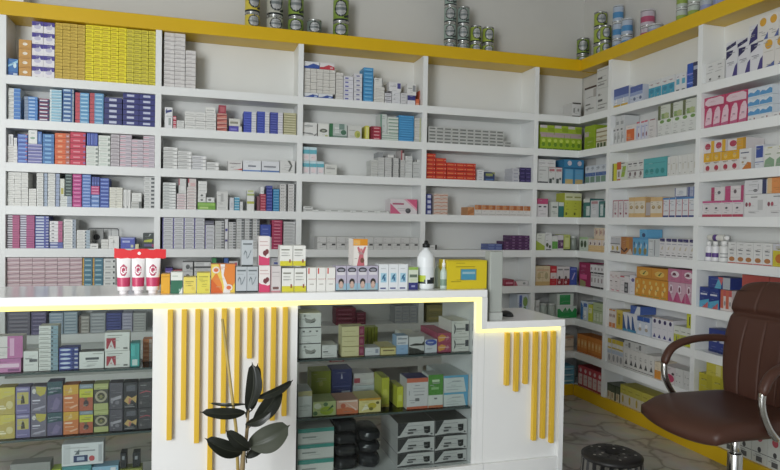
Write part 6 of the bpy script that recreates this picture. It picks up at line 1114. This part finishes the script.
def leaf(p0, p1, wpx, dy0=0, dy1=0, bow=0.0, roll=0.0, mt=None, fold=.25):
    a = pp(*p0, dy0); b = pp(*p1, dy1); L = (b-a).length; ax = (b-a)/L
    wid = wpx*PY*.98/F/2*1.1; roll *= .5
    view = (Vector((PX, PY, .5))-CAM).normalized()
    side = ax.cross(view).normalized(); nrm = side.cross(ax).normalized()
    R_ = Matrix.Rotation(roll, 3, ax); side = R_ @ side; nrm = R_ @ nrm
    NU, NV = 18, 8; vs = []; fs = []
    for i in range(NU+1):
        t = i/NU; c = a+ax*(L*t)+side*(bow*L*math.sin(t*math.pi))*1.0+nrm*(-.10*L*math.sin(t*math.pi))
        w = wid*max(.03, math.sin(math.pi*min(1, t))**.6)
        if t > .93: w = wid*max(.015, (1-t)*1.6)
        for j in range(NV+1):
            s = (j/NV-.5)*2
            vs.append(c+side*(w*s)+nrm*(abs(s)**1.3*w*fold*-1+.003*(abs(s) < .1)))
    for i in range(NU):
        for j in range(NV):
            k = i*(NV+1)+j; fs.append((k, k+1, k+NV+2, k+NV+1))
    n0 = len(vs); th = nrm*-.0016
    vs += [v+th for v in vs]; fs += [tuple(n0+k for k in f[::-1]) for f in list(fs)]
    m = MB(); m.add(vs, fs, mt or LEAF, True); o = m.build('leaf', pl)
    q = MB(); st = [a+(pp(247, p0[1]+4)-a)*1.0, a]
    q.tube([a+ax*(L*i/12)+side*(bow*L*math.sin(i/12*math.pi))+nrm*(-.10*L*math.sin(i/12*math.pi)+.002) for i in range(12)], [.0026-.00015*i for i in range(12)], LEAFU, 6); q.build('midrib', o)
    q = MB(); q.tube([pp(246.5, p0[1]+5), a.lerp(pp(246.5, p0[1]+5), .4)+Vector((0, 0, .002)), a], .0024, GST, 6); q.build('leaf_stalk', o)
leaf((245.4, 412.5), (199.5, 412), 10.5, 0, -.05, .07, .5)
leaf((246, 404), (209, 403), 3.2, .02, .05, .06, .3)
leaf((247, 410), (252, 362), 15, -.01, .0, -.06, .5)
leaf((252, 410), (258, 363), 13, .01, .02, -.02, -.6)
leaf((256, 398), (293, 380), 8.5, 0, .04, -.03, .9)
leaf((252.5, 425), (281, 387), 17, .01, .05, -.02, .5)
leaf((246, 424), (272, 411), 9.5, -.02, -.06, -.05, .7)
leaf((248, 446), (290, 425), 24, -.01, -.03, -.08, -.15, LEAFU)
leaf((246, 458), (266, 443), 10, .01, .04, .05, .6)
leaf((243, 452), (204.5, 438), 15, 0, -.04, .10, .5)
leaf((249.5, 449), (225.5, 430), 12, -.03, -.06, .06, .4)
# ================================================================== light, sky, camera
def area(name, loc, target, sx, sy, e, col):
    l = bpy.data.lights.new(name, 'AREA'); l.shape = 'RECTANGLE'; l.size = sx; l.size_y = sy; l.energy = e; l.color = col
    o = bpy.data.objects.new(name, l); COL.objects.link(o); o.location = loc
    o.rotation_euler = (Vector(target)-Vector(loc)).to_track_quat('-Z', 'Y').to_euler(); return o
area('daylight_shopfront', (-2.35, -1.3, 1.65), (-.1, 4.1, 1.05), 1.5, 2.2, 140, (.95, .98, 1.0))
w = bpy.data.worlds.new('sky'); SC.world = w; w.use_nodes = True
w.node_tree.nodes['Background'].inputs['Color'].default_value = (.90, .95, 1.0, 1); w.node_tree.nodes['Background'].inputs['Strength'].default_value = 1.0
cd = bpy.data.cameras.new('camera'); cd.sensor_width = 36; cd.lens = F*36/780; cd.clip_start = .05
co = bpy.data.objects.new('camera', cd); COL.objects.link(co)
M = Matrix((RT, UP, -fw)).transposed().to_4x4(); M.translation = CAM; co.matrix_world = M
SC.camera = co
SC.view_settings.view_transform = 'Standard'; SC.view_settings.look = 'None'; SC.view_settings.gamma = 1; SC.view_settings.use_curve_mapping = False
SC.view_settings.exposure = 0.2
SC.cycles.use_denoising = True; SC.cycles.max_bounces = 8; SC.cycles.transparent_max_bounces = 16; SC.cycles.caustics_reflective = False
for n_, l_ in BADLABELS: print('LABEL', n_, l_)
from collections import Counter
print(Counter(o.name.split('.')[0] for o in bpy.data.objects if o.get('category')).most_common(40), len(bpy.data.objects))
